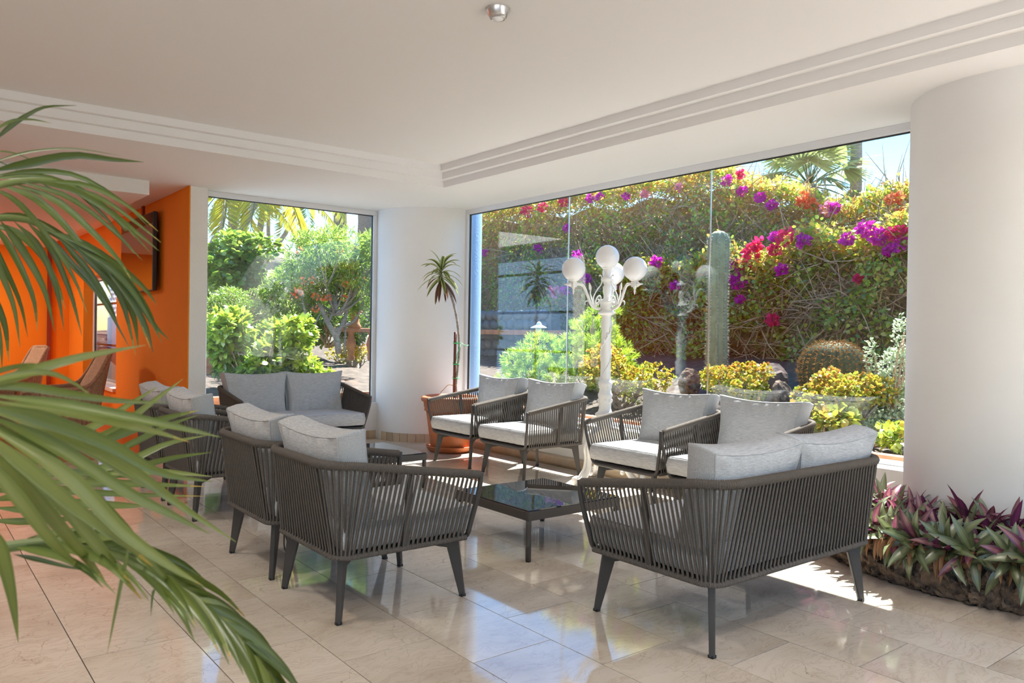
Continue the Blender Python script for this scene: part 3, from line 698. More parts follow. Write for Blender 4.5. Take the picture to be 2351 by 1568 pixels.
for phi in (104, 224, 344):
    d2 = dirv(math.radians(phi))
    def P(r, z): return (d2[0]*r, d2[1]*r, z)
    lg = MB().tube(spline([P(.03, .47), P(.10, .47), P(.17, .43), P(.20, .34), P(.19, .24), P(.20, .14), P(.25, .06), P(.32, .03), P(.35, .045), P(.345, .075), P(.32, .08)], 44), [.034]*8+[.036]*10+[.034]*8+[.03]*8+[.028]*5+[.022]*5, 10, flat=.7)
    lg.tube(spline([P(.19, .40), P(.235, .33), P(.225, .24), P(.24, .15), P(.30, .075)], 24), .012, 6)
    lg.sphere(P(.315, .02), .028, 10, 6, sq=(1, 1, .7)); lg.build('foot', M['lampwhite'], lamp)
    MB().sphere(P(.165, .10), .022, 10, 8).build('scroll', M['lampwhite'], bpy.data.objects[lamp.children[-1].name])
# ------------------------------------------------------------------ television on the orange wall
tv = thing('television', 'flat black television mounted on the orange wall', 'television', (2.29, 10.13, 2.14))
MB().box((-.025, -.775, -.44), (.02, .775, .44)).build('casing', M['gasket'], tv, bevel=.006)
MB().box((-.027, -.762, -.425), (-.0245, .762, .427)).build('screen', M['blackglass'], tv)
MB().box((.02, -.2, -.15), (.068, .2, .15)).build('wall_bracket', M['gasket'], tv)
# ------------------------------------------------------------------ wicker armchairs in the back room
def wicker_chair():
    r = empty('wicker_armchair')       # front towards +x
    # side outline of the shell: back top, curve down to the arm, arm front
    back = spline([(-.52, 1.0), (-.47, .92), (-.38, .74), (-.28, .62), (-.12, .58), (.12, .575), (.30, .57)], 20)
    sh = MB(); n = len(back); vs = []; fs = []
    for s in (-1, 1):
        for i, (x, z) in enumerate(back):
            t = i/(n-1); hw = .29+.05*math.sin(PI*t); zb = .06 if t > .12 else .06
            xb = x if x > -.30 else -.30+(x+.30)*.25
            for q in range(6):
                f = q/5; vs.append((x+(xb-x)*f, s*hw, z+(.10-z)*f))
        for i in range(n-1):
            for q in range(5):
                a = i*6+q; fs.append((a, a+6, a+7, a+1))
        sh.add(vs, fs, True)
        o = sh.build('side_panel', M['wicker'], r); sm = o.modifiers.new('thickness', 'SOLIDIFY'); sm.thickness = .025; sm.offset = 0
        sh = MB(); vs = []; fs = []
    bk = MB(); vs = []; fs = []
    cur = spline([(-.53, 1.0), (-.46, .85), (-.36, .66), (-.28, .50), (-.25, .36)], 12)
    for x, z in cur:
        for j in range(9): y = -.29+.58*j/8; vs.append((x-.05*(1-(y/.29)**2), y, z))
    for i in range(11):
        for j in range(8): a = i*9+j; fs.append((a, a+1, a+10, a+9))
    bk.add(vs, fs, True); o = bk.build('backrest', M['wicker'], r); sm = o.modifiers.new('thickness', 'SOLIDIFY'); sm.thickness = .03
    rbm = MB()
    for j in range(14):
        y = -.28+.56*j/13; rbm.tube([(x+.022-.05*(1-(y/.29)**2), y, z) for x, z in cur], .006, 5)
    for s in (-1, 1):
        for j in range(16):
            k = 3+j; x, z = back[k]; rbm.tube([(x, s*(.305+.05*math.sin(PI*k/19)), z), ((-.30+(x+.30)*.25) if x < -.30 else x, s*(.305+.05*math.sin(PI*k/19)), .10)], .006, 5)
    o = rbm.build('wicker_ribs', M['wicker'], r); o['kind'] = 'stuff'
    rim = MB().tube([(x, -(.29+.05*math.sin(PI*i/19)), z) for i, (x, z) in enumerate(back)]+[(.36, -.3, .55), (.36, -.3, .50)], .024, 8)
    rim.tube([(x, (.29+.05*math.sin(PI*i/19)), z) for i, (x, z) in enumerate(back)]+[(.36, .3, .55), (.36, .3, .50)], .024, 8)
    rim.tube([(-.52, -.29, 1.0), (-.57, 0, 1.01), (-.52, .29, 1.0)], .02, 8); rim.build('arm_rim', M['wicker'], r)
    MB().box((-.28, -.3, .30), (.33, .3, .40)).build('seat', M['wicker'], r, bevel=.02)
    MB().box((.28, -.3, .10), (.31, .3, .32)).build('apron', M['wicker'], r, bevel=.01)
    for sx in (-.26, .3):
        for sy in (-.28, .28): MB().tube([(sx, sy, 0), (sx, sy, .2)], .02, 8).build('leg', M['wicker'], r)
    return r
wc = wicker_chair()
for i, (x, y, rz, lab) in enumerate([(1.46, 10.25, PI, 'brown wicker armchair with raked back, nearest the small lattice window'),
                                     (1.05, 12.1, PI+.15, 'pale pinkish wicker armchair in front of the dark red wall strip'),
                                     (.68, 10.3, -.5, 'wicker armchair at the left picture edge, only its straight back showing')]):
    o = wc if i == 0 else copy_tree(wc); o.location = (x, y, 0.001); o.rotation_euler = (0, 0, rz); tag(o, lab, 'chair', 'wicker armchairs of the orange room')
# ------------------------------------------------------------------ potted dracaena by the round column
DX, DY = 4.77, 7.12
dr = thing('potted_dracaena', 'tall thin dracaena with variegated leaves in a big terracotta pot', 'plant', (DX, DY, 0))
MB().lathe([(0, 0), (.215, 0), (.245, .02), (.262, .055), (.268, .06), (.262, .066), (.235, .05), (.22, .03), (0, .03)], 40).build('saucer', M['terra'], dr)
MB().lathe([(0, .032), (.205, .032), (.215, .06), (.262, .40), (.266, .435), (.285, .44), (.287, .455), (.282, .465), (.290, .48), (.296, .53), (.318, .545), (.325, .565), (.318, .588), (.295, .598), (.268, .59), (.262, .52), (0, .52)], 48).build('pot', M['terra'], dr)
MB().lathe([(.26, .53), (.15, .545), (0, .55)], 24).build('soil', M['soil'], dr)
MB().tube([(.02, -.03, .5), (.022, -.03, .9), (.022, -.032, 1.29)], .016, 10).build('stake', M['stake'], dr)
stem = spline([(.05, -.06, .52), (.03, -.045, .7), (.045, -.055, .9), (.055, -.065, 1.15), (.03, -.04, 1.45), (-.01, 0, 1.66), (-.05, .04, 1.78), (-.085, .075, 1.85), (-.095, .085, 1.92)], 60)
s = MB().tube(stem, [.012+.002*(i % 3 == 0) for i in range(60)], 8); s.build('stem', M['barkgrey'], dr)
gw = MB()
for z in (.78, .93, 1.16): gw.tube([(.03+.035*math.cos(a), -.045+.035*math.sin(a), z+.008*a/3) for a in np.linspace(0, 9, 26)], .004, 5)
gw.tube([(.03, -.05, 1.17), (.07, -.08, 1.17), (.12, -.11, 1.14), (.14, -.12, 1.15)], .004, 5); gw.build('green_string', M['greenwire'], dr); gw = MB(); gw.tube([(.01, -.06, .93), (.02, -.08, 1.05), (.06, -.08, 1.16)], .004, 5)
gw.build('green_string', M['greenwire'], dr)
MB().tube(spline([(.03, -.045, .70), (-.03, .0, .72), (-.07, .05, .66), (-.09, .07, .63)], 12), .004, 5).build('root', M['twig'], dr)
def strap_leaf(name, base, d, L, W, droop, m, parent, nseg=7, fold=.25, stripes=None, prof=None, roll=0.0):
    """one long leaf: base, horizontal+vertical start direction d, bending down by droop along its length"""
    d = np.array(d, float); d /= np.linalg.norm(d); p = np.array(base, float); vs = []; fs = []; T = []
    side0 = np.cross(d, [0, 0, 1]); side0 = side0/np.linalg.norm(side0) if np.linalg.norm(side0) > .05 else np.array([1., 0, 0])
    for i in range(nseg+1):
        t = i/nseg; w_ = W*(prof(t) if prof else (math.sin(PI*min(1, t*.86+.12))**.8))
        if i == nseg: w_ = W*.03
        u = np.cross(side0, d); u /= np.linalg.norm(u)+1e-9
        s_ = side0*math.cos(roll)+u*math.sin(roll); n_ = u*math.cos(roll)-side0*math.sin(roll)
        vs += [p-s_*w_+n_*w_*fold, p-s_*w_*.45+n_*w_*fold*.35, p+s_*w_*.45+n_*w_*fold*.35, p+s_*w_+n_*w_*fold]
        p = p+d*L/nseg; d = d+np.array([0, 0, -droop/nseg*1.6]); d /= np.linalg.norm(d)
    for i in range(nseg):
        for q in range(3):
            a = i*4+q; fs.append((a, a+1, a+5, a+4)); T.append((stripes[q] if stripes else .5)+rnd.uniform(-.06, .06))
    me = bpy.data.meshes.new(name); me.from_pydata([tuple(v) for v in vs], [], fs); me.materials.append(m)
    me.polygons.foreach_set('use_smooth', [True]*len(fs))
    a = me.attributes.new('tint', 'FLOAT', 'FACE'); a.data.foreach_set('value', T)
    o = bpy.data.objects.new(name, me); C.objects.link(o); o.parent = parent; return o
top = stem[-1]
for k in range(34):
    a = k*2.4; e = 1.25-.062*k+rnd.uniform(-.15, .15)
    b = top+np.array([0, 0, .06-.004*k])
    brown = k in (29, 31, 33, 25)
    strap_leaf('leaf', b, (math.cos(a)*math.cos(e), math.sin(a)*math.cos(e), math.sin(e)), rnd.uniform(.24, .33), .021, .9 if e > 0 else .6,
               M['dracbrown'] if brown else M['drac'], dr, stripes=[.9, .2, .9], fold=.5, roll=rnd.uniform(-.5, .5))
for k in range(5):
    a = k*1.9; strap_leaf('leaf', top+[0, 0, -.06], (.25*math.cos(a), .25*math.sin(a), -1), .26, .02, .1, M['dracbrown'], dr, fold=.8)
# ------------------------------------------------------------------ planting bed round the right column
pb = thing('plant_bed', 'curved bed edged with rough brown lava stones round the right column', 'planter', (5.285, 1.773, 0))
nst = 15; a0, a1 = math.radians(128), math.radians(255)
a = a0; k = 0
while a < a1:
    da = rnd.uniform(.13, .22); n1, n2, n3 = 8, 5, 5
    r0, r1 = 1.0, 1.145+.05*max(0, (a-math.radians(165))); g = np.random.default_rng(k+40)
    bm = bmesh.new(); bmesh.ops.create_cube(bm, size=1); bmesh.ops.subdivide_edges(bm, edges=bm.edges[:], cuts=11, use_grid_fill=True)
    for v in bm.verts:
        c = np.array(v.co); q = np.sign(c)*np.abs(c*2)**1.0/2; rr = nrm(c[None])[0]*.5
        q = q*.72+rr*.40
        nz = math.sin(c[0]*17+k)*math.cos(c[1]*15+k*2)*.03+math.sin(c[2]*19+k*3)*.025+math.sin(c[0]*41+c[2]*37+k)*math.sin(c[2]*53-c[1]*31)*.03+g.normal()*.022
        ang = a+da/2+q[0]*da*1.1; r = (r0+r1)/2+q[1]*(r1-r0)*1.15+nz*.55; z = .115+q[2]*.26+nz*.4
        v.co = (r*math.cos(ang), r*math.sin(ang), max(z, 0.001))
    me = bpy.data.meshes.new('stone'); bm.to_mesh(me); bm.free(); me.materials.append(M['lava']); me.polygons.foreach_set('use_smooth', [True]*len(me.polygons))
    o = bpy.data.objects.new('stone', me); C.objects.link(o); o.parent = pb
    a += da; k += 1
MB().lathe([(.652, .16), (.9, .19), (1.08, .17), (1.1, .05)], 40, a0=math.radians(120), a1=math.radians(262)).build('soil', M['soil'], pb)
prof_r = lambda t: min(1, .45+1.6*t) if t < .45 else max(.03, 1-((t-.45)/.55)**1.8)
def rhoeo(kind, seed):
    rg = random.Random(seed); r = empty('rhoeo_plant'); n = {'green': 17, 'purple': 15, 'dried': 12}[kind]
    global rnd
    keep = rnd; rnd = rg
    for k in range(n):
        a = k*2.4+rg.uniform(-.3, .3); e = 1.3-1.35*k/n+rg.uniform(-.15, .15)
        m = M['rhoeo'] if kind == 'green' else M['rhoeopurple']
        if kind == 'purple' and k % 3 == 0: m = M['rhoeo']
        if kind == 'green' and k in (3, 8): m = M['rhoeopurple']
        if k >= n-2: m = M['dried']
        L = rg.uniform(.15, .23)
        strap_leaf('leaf', (.01*math.cos(a), .01*math.sin(a), .06), (math.cos(a)*math.cos(e), math.sin(a)*math.cos(e), math.sin(e)), L*(1 if m != M['dried'] else .8), .022, .55+.5*k/n if m != M['dried'] else 2.0, m, r, nseg=6, fold=.35, prof=prof_r, stripes=[.3, .75, .3], roll=rg.uniform(-.4, .4))
    MB().tube([(0, 0, -.05), (0, 0, .08)], .012, 6).build('stem', M['dried'], r)
    rnd = keep; return r
protos = {('green', i): rhoeo('green', 50+i) for i in range(3)}; protos.update({('purple', i): rhoeo('purple', 60+i) for i in range(2)})
used = set(); ROS = []
ORD = 'first second third fourth fifth sixth seventh eighth ninth tenth eleventh twelfth thirteenth fourteenth fifteenth sixteenth seventeenth eighteenth nineteenth twentieth'.split()
LR = {'green': 'low rosette of green striped leaves with purple undersides, in the stone-edged plant bed',
      'purple': 'low rosette of upright purple and pink leaves, in the plant bed'}
PLN = []
for k in range(170):
    a = math.radians(rnd.uniform(126, 248)); r = rnd.choice([.74, .84, .95, 1.05, 1.10])+rnd.uniform(-.03, .04)
    p = (5.285+r*math.cos(a), 1.773+r*math.sin(a))
    if any((p[0]-q[0])**2+(p[1]-q[1])**2 < .0080 for q in PLN): continue
    PLN.append(p)
    back = r < .9 or a < math.radians(150)
    kind = 'purple' if (back and rnd.random() < .75) or rnd.random() < .15 else 'green'
    key = (kind, rnd.randrange(3 if kind == 'green' else 2))
    o = protos[key] if key not in used else copy_tree(protos[key]); used.add(key)
    o.location = (p[0], p[1], .17+(.05 if back else 0)); sc_ = rnd.uniform(.85, 1.15); o.scale = (sc_, sc_, sc_)
    tl = rnd.uniform(.3, .8) if r > .98 else rnd.uniform(0, .25)
    o.rotation_euler = Matrix.Rotation(tl, 3, Vector((-math.sin(a), math.cos(a), 0))).to_euler() if False else (0, 0, rnd.uniform(0, 6.28))
    if r > .98:
        q = Matrix.Rotation(tl, 3, Vector((-math.sin(a), math.cos(a), 0))) @ Matrix.Rotation(rnd.uniform(0, 6.28), 3, 'Z'); o.rotation_euler = q.to_euler()
    ROS.append((('back' if r < .9 else 'middle' if r < 1.0 else 'front', kind), a, o))
from itertools import groupby
for (row, kind), grp in groupby(sorted(ROS, key=lambda q: (q[0], q[1])), key=lambda q: q[0]):
    wh = {'back': 'back row against the column', 'middle': 'middle row of the plant bed', 'front': 'front row behind the lava stones'}[row]
    for n_, (_, _, o) in enumerate(grp):
        tag(o, '%s %s rosette in the %s, counted from window sill' % (ORD[min(n_, 19)], kind, wh), 'plant', '%s rhoeo rosettes in the bed' % kind)
for k in range(13):
    a = math.radians(164+6.4*k+rnd.uniform(-2, 2)); r = 1.10+.05*max(0, a-math.radians(165)); key = ('green', k % 3)
    o = copy_tree(protos[key]) if key in used else protos[key]; used.add(key)
    o.location = (5.285+r*math.cos(a), 1.773+r*math.sin(a), .215); sc_ = rnd.uniform(.9, 1.2); o.scale = (sc_, sc_, sc_)
    o.rotation_euler = (Matrix.Rotation(rnd.uniform(.75, 1.1), 3, Vector((-math.sin(a), math.cos(a), 0))) @ Matrix.Rotation(rnd.uniform(0, 6.28), 3, 'Z')).to_euler()
    tag(o, '%s green rosette tipped forward over the lava stones, counting from the sofa leg' % ORD[k], 'plant', 'green rosettes leaning over the stones')
# dry hanging leaves over the stones
for k in range(90):
    a = math.radians(rnd.uniform(160, 250)); r = 1.19+.05*max(0, a-math.radians(165))
    strap_leaf('dry_leaf', (r*math.cos(a)*.97, r*math.sin(a)*.97, .25), (math.cos(a)*.5, math.sin(a)*.5, rnd.uniform(-.5, .3)), rnd.uniform(.10, .19), .013, 2.2, M['dried'], pb, nseg=5, fold=.9, roll=rnd.uniform(-1, 1))
# ------------------------------------------------------------------ big kentia palm at the left edge, near the camera
kp = thing('kentia_palm', 'large palm with long arching green fronds filling the left edge in front', 'plant', tuple((EYEV+fw*1.5-rt*1.45)[:2])+(0,))
KB = np.array(kp.location)
MB().lathe([(0, 0), (.16, 0), (.19, .30), (.2, .32), (.18, .32), (.17, .27), (0, .27)], 32).build('pot', M['terra'], kp)
def cp(px, py, d): return EYEV+ray(px, py)*d - KB
def leaflet(parent, pts, wpx, tint, twist=0.0, tipc=True, nseg=11):
    P3 = spline([cp(*p) for p in pts], nseg+1); dm = np.mean([p[2] for p in pts]); W = wpx/F_PX*dm/2*.86
    T = nrm(np.gradient(P3, axis=0)); V = nrm(P3+KB-EYEV); S = nrm(np.cross(T, V)); Nn = np.cross(S, T)
    vs = []; fs = []; tn = []; tb_ = (.55 if rnd.random() < .4 else .1) if tipc else 0
    for i in range(nseg+1):
        t = i/nseg; w_ = W*max(.04, (min(1, t/.25)**.6)*(1-t**2.1)**.95)*(.55+.45*min(1, t*5))
        c_, s_ = math.cos(twist*(1-.3*t)), math.sin(twist*(1-.3*t)); s1 = S[i]*c_+Nn[i]*s_; n1 = Nn[i]*c_-S[i]*s_
        vs += [P3[i]-s1*w_-n1*w_*.25, P3[i]-s1*w_*.5-n1*w_*.02, P3[i], P3[i]+s1*w_*.5-n1*w_*.02, P3[i]+s1*w_-n1*w_*.25]
    for i in range(nseg):
        for q in range(4):
            a = i*5+q; fs.append((a, a+1, a+6, a+5)); tn.append(min(1, tint+(.10 if q in (1, 2) else 0)+(tb_ if i >= nseg-1 else (tb_*.35 if i == nseg-2 else 0))))
    me = bpy.data.meshes.new('leaflet'); me.from_pydata([tuple(v) for v in vs], [], fs); me.materials.append(M['kentia'])
    me.polygons.foreach_set('use_smooth', [True]*len(fs)); at_ = me.attributes.new('tint', 'FLOAT', 'FACE'); at_.data.foreach_set('value', tn)
    o = bpy.data.objects.new('leaflet', me); C.objects.link(o); o.parent = parent; return o
def frond(pts, r=.006):
    P3 = spline([cp(*p) for p in pts], 40); s = np.linspace(0, 1, 40)
    base = np.array([0, 0, .3]); lead = spline([base, base*.5+P3[0]*.5+[0, 0, .15], P3[0]], 12)
    return MB().tube(np.vstack([lead[:-1], P3]), np.r_[np.full(11, r*1.5), r*(1.3-.95*s)], 6).build('frond', M['kentiastalk'], kp), P3
M['kentiastalk'] = mat('palm stalk', (.12, .15, .035), .5)
J = lambda a: rnd.uniform(-a, a)
# frond A: the upper arch, leaflets sweeping to the right and down
fA, PA = frond([(-120, 520, 1.25), (-40, 440, 1.3), (60, 415, 1.35), (150, 425, 1.4), (230, 470, 1.45), (290, 530, 1.5)])
A = [[(-20, 330), (20, 292), (60, 265), (105, 245), (176, 242)], [(-20, 305), (25, 278), (70, 274), (120, 283)],
     [(-30, 378), (60, 350), (165, 341), (280, 358)], [(-30, 395), (60, 375), (165, 356), (260, 366), (330, 372)], [(-30, 347), (20, 349), (60, 362), (103, 385)], [(-20, 366), (10, 376), (46, 395)],
     [(100, 415), (200, 425), (290, 470), (363, 531)], [(120, 418), (230, 455), (310, 510), (370, 557)], [(130, 420), (230, 470), (310, 530), (365, 576)],
     [(60, 412), (180, 440), (280, 510), (347, 582)], [(40, 415), (160, 455), (260, 530), (327, 598)], [(90, 418), (200, 480), (270, 540), (310, 583)], [(20, 418), (130, 460), (220, 540), (275, 600), (300, 640)],
     [(-10, 420), (80, 455), (160, 530), (225, 620), (262, 690)], [(-30, 425), (40, 465), (110, 545), (170, 640), (200, 720)],
     [(-20, 405), (80, 392), (180, 404), (280, 462), (340, 520)], [(-30, 412), (70, 402), (170, 428), (250, 480), (310, 545)], [(60, 414), (150, 425), (235, 492), (300, 570)]]
WA = [16, 9, 7, 26, 5, 4]+[15, 15, 17, 18, 18, 13, 20, 22, 20, 16, 18, 15]
for p, w_ in zip(A, WA):
    n = len(p); d0 = 1.35+J(.04); leaflet(fA, [(x, y, d0+.12*i/n) for i, (x, y) in enumerate(p)], w_, rnd.uniform(.1, .45), J(.7), tipc=True)
# frond A2: second arch a little lower
fB, PB = frond([(-120, 560, 1.35), (-30, 505, 1.4), (64, 506, 1.45), (130, 540, 1.5), (190, 580, 1.52), (255, 620, 1.55), (310, 690, 1.58), (352, 745, 1.6)])
B = [[(-40, 520), (-10, 600), (30, 700), (46, 798)], [(-40, 510), (0, 590), (45, 690), (64, 774)], [(-20, 505), (30, 580), (75, 680), (86, 760)], [(0, 505), (50, 570), (100, 660), (126, 761)],
     [(30, 506), (90, 570), (130, 670), (147, 758)], [(60, 508), (115, 570), (160, 670), (188, 771)], [(90, 520), (150, 590), (230, 680), (300, 803)], [(130, 540), (200, 620), (250, 700), (275, 760)],
     [(160, 556), (230, 620), (280, 690), (312, 815)], [(190, 580), (260, 640), (310, 710), (345, 800)], [(150, 550), (230, 600), (300, 660), (350, 740), (388, 780)], [(180, 570), (260, 620), (320, 690), (373, 788)],
     [(120, 535), (210, 575), (290, 640), (340, 710), (365, 770)], [(-40, 500), (40, 495), (110, 520), (170, 560), (215, 610)], [(-40, 515), (30, 530), (90, 580), (130, 650), (150, 710)],
     [(200, 585), (262, 640), (305, 720), (318, 800)], [(230, 600), (280, 660), (330, 740), (352, 810)], [(-60, 560), (-30, 650), (10, 740), (20, 830)], [(100, 525), (190, 560), (270, 610), (330, 660), (360, 700)], [(-60, 600), (-20, 700), (0, 780), (5, 850)]]
for p in B:
    n = len(p); d0 = 1.45+J(.05); leaflet(fB, [(x, y, d0+.10*i/n) for i, (x, y) in enumerate(p)], rnd.uniform(18, 27), rnd.uniform(.05, .45), J(.8))
# frond B: broad near leaflets fanning to the lower right
fC, PC = frond([(-160, 1150, .95), (-110, 1010, .9), (-60, 920, .88), (-20, 890, .9)], .008)
Bn = [[(-40, 905), (40, 862), (160, 826), (245, 808), (335, 792)], [(-40, 893), (60, 888), (200, 911), (300, 922), (386, 924)], [(-40, 905), (150, 930), (300, 958), (430, 986), (508, 1004)],
      [(-40, 918), (150, 945), (300, 978), (370, 995), (435, 1015)], [(-50, 925), (100, 962), (250, 1020), (370, 1086), (488, 1106)], [(-50, 935), (150, 995), (300, 1078), (420, 1165), (542, 1244)],
      [(-50, 945), (120, 1020), (290, 1130), (400, 1185), (482, 1226)], [(-60, 950), (100, 1050), (250, 1180), (340, 1280), (412, 1366)], [(-60, 960), (150, 1090), (280, 1220), (390, 1300), (468, 1346)],
      [(-60, 975), (100, 1110), (200, 1225), (270, 1310), (325, 1376)], [(-70, 990), (60, 1120), (150, 1225), (205, 1290), (252, 1352)], [(-80, 1000), (30, 1130), (100, 1220), (150, 1275), (192, 1308)],
      [(-30, 1190), (5, 1270), (28, 1370), (42, 1475)], [(-60, 930), (60, 960), (200, 1030), (330, 1110), (430, 1160)], [(-70, 970), (60, 1070), (180, 1170), (290, 1250), (350, 1300)], [(-60, 870), (20, 845), (80, 838), (130, 850)],
      [(-60, 890), (30, 862), (110, 856), (170, 880), (230, 925)]]
Wn = [30, 26, 34, 30, 44, 40, 40, 44, 46, 46, 42, 40, 42, 36, 42, 16, 20]
for p, w_ in zip(Bn, Wn):
    n = len(p); d0 = .86+J(.04); leaflet(fC, [(x, y, d0+.22*i/n) for i, (x, y) in enumerate(p)], w_, rnd.uniform(.45, .75), J(.5), nseg=14)
leaflet(fC, [(300, 1240, 1.0), (282, 1320, 1.0), (262, 1420, 1.0), (246, 1502, 1.0)], 11, .6)
# frond C: the low arch running down to the bottom edge
fD, PD = frond([(-120, 1290, 1.0), (-20, 1262, 1.02), (140, 1245, 1.05), (290, 1270, 1.08), (420, 1350, 1.1), (530, 1440, 1.12), (610, 1540, 1.14), (650, 1620, 1.15)], .007)
nl = 23
for s in (-1, 1):
    for k in range(nl):
        t = .06+.86*k/nl; i = int(t*39); p = [(-20, 1262), (140, 1245), (290, 1270), (420, 1350), (530, 1440), (610, 1540), (650, 1620)]
        q = spline(p, 40)[i]; q2 = spline(p, 40)[min(39, i+1)]; a = math.atan2(q2[1]-q[1], q2[0]-q[0])
        L = rnd.uniform(190, 290)*(1-.25*t); a1 = a+s*rnd.uniform(.14, .34); d0 = 1.02+.13*t
        pts = [(q[0], q[1], d0)]
        for m_ in range(1, 5):
            f = m_/4; aa = a1+(PI/2-a1)*.16*f*f; pts.append((q[0]+L*f*math.cos(aa), q[1]+L*f*math.sin(aa)+18*f*f, d0+.08*f*(-s)))
        leaflet(fD, pts, rnd.uniform(24, 34), rnd.uniform(.2, .6), J(.9))
leaflet(fD, [(30, 1272, 1.03), (90, 1285, 1.04), (150, 1300, 1.05), (196, 1310, 1.06)], 14, .15)
leaflet(fD, [(355, 1350, 1.08), (350, 1370, 1.08), (346, 1415, 1.08)], 8, .3)
# frond D: darker frond behind, leaflets pointing right
fE, PE = frond([(-140, 1180, 1.6), (-60, 1120, 1.6), (40, 1080, 1.62), (150, 1085, 1.65), (240, 1100, 1.7)])
D = [[(90, 1010), (200, 985), (290, 932), (362, 888)], [(180, 1020), (260, 990), (340, 930), (420, 870)], [(200, 1030), (300, 985), (380, 960), (456, 942)], [(220, 1060), (320, 1010), (390, 975), (455, 953)], [(180, 1080), (280, 1065), (380, 1020), (481, 998)],
     [(190, 1100), (300, 1075), (400, 1050), (488, 1038)], [(230, 1090), (320, 1082), (410, 1086), (486, 1094)], [(100, 1105), (230, 1108), (350, 1112), (470, 1117)], [(90, 1125), (210, 1130), (330, 1136), (464, 1139)],
     [(40, 1150), (160, 1155), (280, 1160), (340, 1162)], [(-20, 1165), (80, 1172), (180, 1176), (260, 1172)], [(20, 1090), (130, 1085), (240, 1090), (320, 1098)], [(-30, 1150), (40, 1140), (120, 1142), (200, 1150)],
     [(-30, 1130), (60, 1118), (150, 1122), (250, 1128)], [(60, 1040), (160, 1010), (250, 960), (300, 930)], [(-30, 1195), (60, 1198), (140, 1192), (220, 1196)], [(0, 1100), (90, 1050), (170, 1030), (260, 1000)]]
for p in D:
    n = len(p); d0 = 1.6+J(.06); leaflet(fE, [(x, y, d0+.15*i/n) for i, (x, y) in enumerate(p)], rnd.uniform(20, 30), rnd.uniform(.3, .65), J(.4))
# ------------------------------------------------------------------ the garden outside
def gz(x, y):
    """height of the garden bed"""
    a = max(0, x-6.0)*.22; b = max(0, y-9.6)*.10 if x < 6.5 else 0
    return .40+min(.72, max(a, b))
gs = MB(); gx = np.r_[np.arange(2.6, 12.1, .4), 14, 18, 26, 45]; gy = np.r_[-14, -6, np.arange(-2, 18.1, .4), 22, 30, 50]
ids = {}
for i, x in enumerate(gx):
    for j, y in enumerate(gy): ids[i, j] = len(gs.v)+0; gs.v.append((float(x), float(y), gz(x, y)+.03*math.sin(x*5+y*3)*math.cos(y*4-x)))
for i in range(len(gx)-1):
    for j in range(len(gy)-1):
        xm, ym = (gx[i]+gx[i+1])/2, (gy[j]+gy[j+1])/2
        if xm < 5.4 and ym < 8.7: continue
        gs.f.append((ids[i, j], ids[i+1, j], ids[i+1, j+1], ids[i, j+1])); gs.sm.append(True); gs.m.append(0)
o = gs.build('ground', M['earth']); o['kind'] = 'structure'
st('ground', MB().box((-40, -40, -.5), (X0-.25, 50, -.02)).box((X0-.25, -40, -.5), (45, Y0-.25, -.02)), M['terrace'])
# terracotta kerbs outside the glass
for nm, a, b, ax in [('trim_4', 1.5, 8.2, 'y'), ('trim_5', 2.7, 5.0, 'x')]:
    root = tag(empty(nm), kind='structure'); y = a
    while y < b:
        e = min(b, y+.33)
        q = ((5.50, y+.004, .36), (5.60, e-.004, .468)) if ax == 'y' else ((y+.004, 8.95, .36), (e-.004, 9.05, .52))
        MB().box(*q).build('brick', M['terra2'], root, bevel=.006); y = e
def crown(n, blobs, shell=.55):
    """n random points in a union of ellipsoids, mostly near their skin, with outward normals"""
    w_ = np.array([b[3]*b[4]*b[5] for b in blobs])**(2/3); k = NR.choice(len(blobs), n, p=w_/w_.sum())
    B = np.array(blobs, float)[k]; d = rdir(n); r = (shell+(1-shell)*NR.random(n))[:, None]
    return B[:, :3]+d*r*B[:, 3:6], nrm(d/B[:, 3:6])
def bush(label, cat, name, loc, blobs, n, L, W, m, shape='oval', up_=.4, tint=(0, 1), trunk=None, bark='twig', shell=.6, extra=None, bend=.2, topb=.35, group=None, cluster=1):
    """shrub: stems as one part, leaves as one part; blobs relative to loc"""
    t = thing(name, label, cat, loc, 0, group)
    nc = max(1, n//cluster); P, O = crown(nc, blobs, shell)
    if cluster > 1:
        P = np.repeat(P, cluster, 0); O = np.repeat(O, cluster, 0)
    n = len(P); D = nrm(O+NR.normal(size=(n, 3))*(.8 if cluster == 1 else .9)+[0, 0, up_]); N = nrm(rdir(n)*.7+[0, 0, 1])
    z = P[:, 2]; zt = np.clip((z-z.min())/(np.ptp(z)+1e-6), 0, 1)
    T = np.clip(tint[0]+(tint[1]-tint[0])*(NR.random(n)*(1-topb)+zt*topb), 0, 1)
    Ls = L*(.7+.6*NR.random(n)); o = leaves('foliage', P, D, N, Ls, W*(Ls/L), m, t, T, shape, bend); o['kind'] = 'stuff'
    mb = MB(); nb = trunk or 7
    for k in range(nb):
        b = blobs[k % len(blobs)]; d = rdir(1)[0]*.55; tip = np.array(b[:3])+d*np.array(b[3:6])
        s0 = np.array([rnd.uniform(-.06, .06), rnd.uniform(-.06, .06), -.05]); md = s0*.5+tip*.5+np.array([rnd.uniform(-.1, .1), rnd.uniform(-.1, .1), -.12*abs(tip[2])])
        mb.tube(spline([s0, md, tip], 9), np.linspace(.022, .007, 9), 5)
        for q in range(3):
            tip2 = np.array(b[:3])+rdir(1)[0]*.85*np.array(b[3:6]); mb.tube(spline([md, (md+tip2)/2+rdir(1)[0]*.05, tip2], 6), np.linspace(.012, .004, 6), 4)
    mb.build('stems', M[bark], t)
    return t
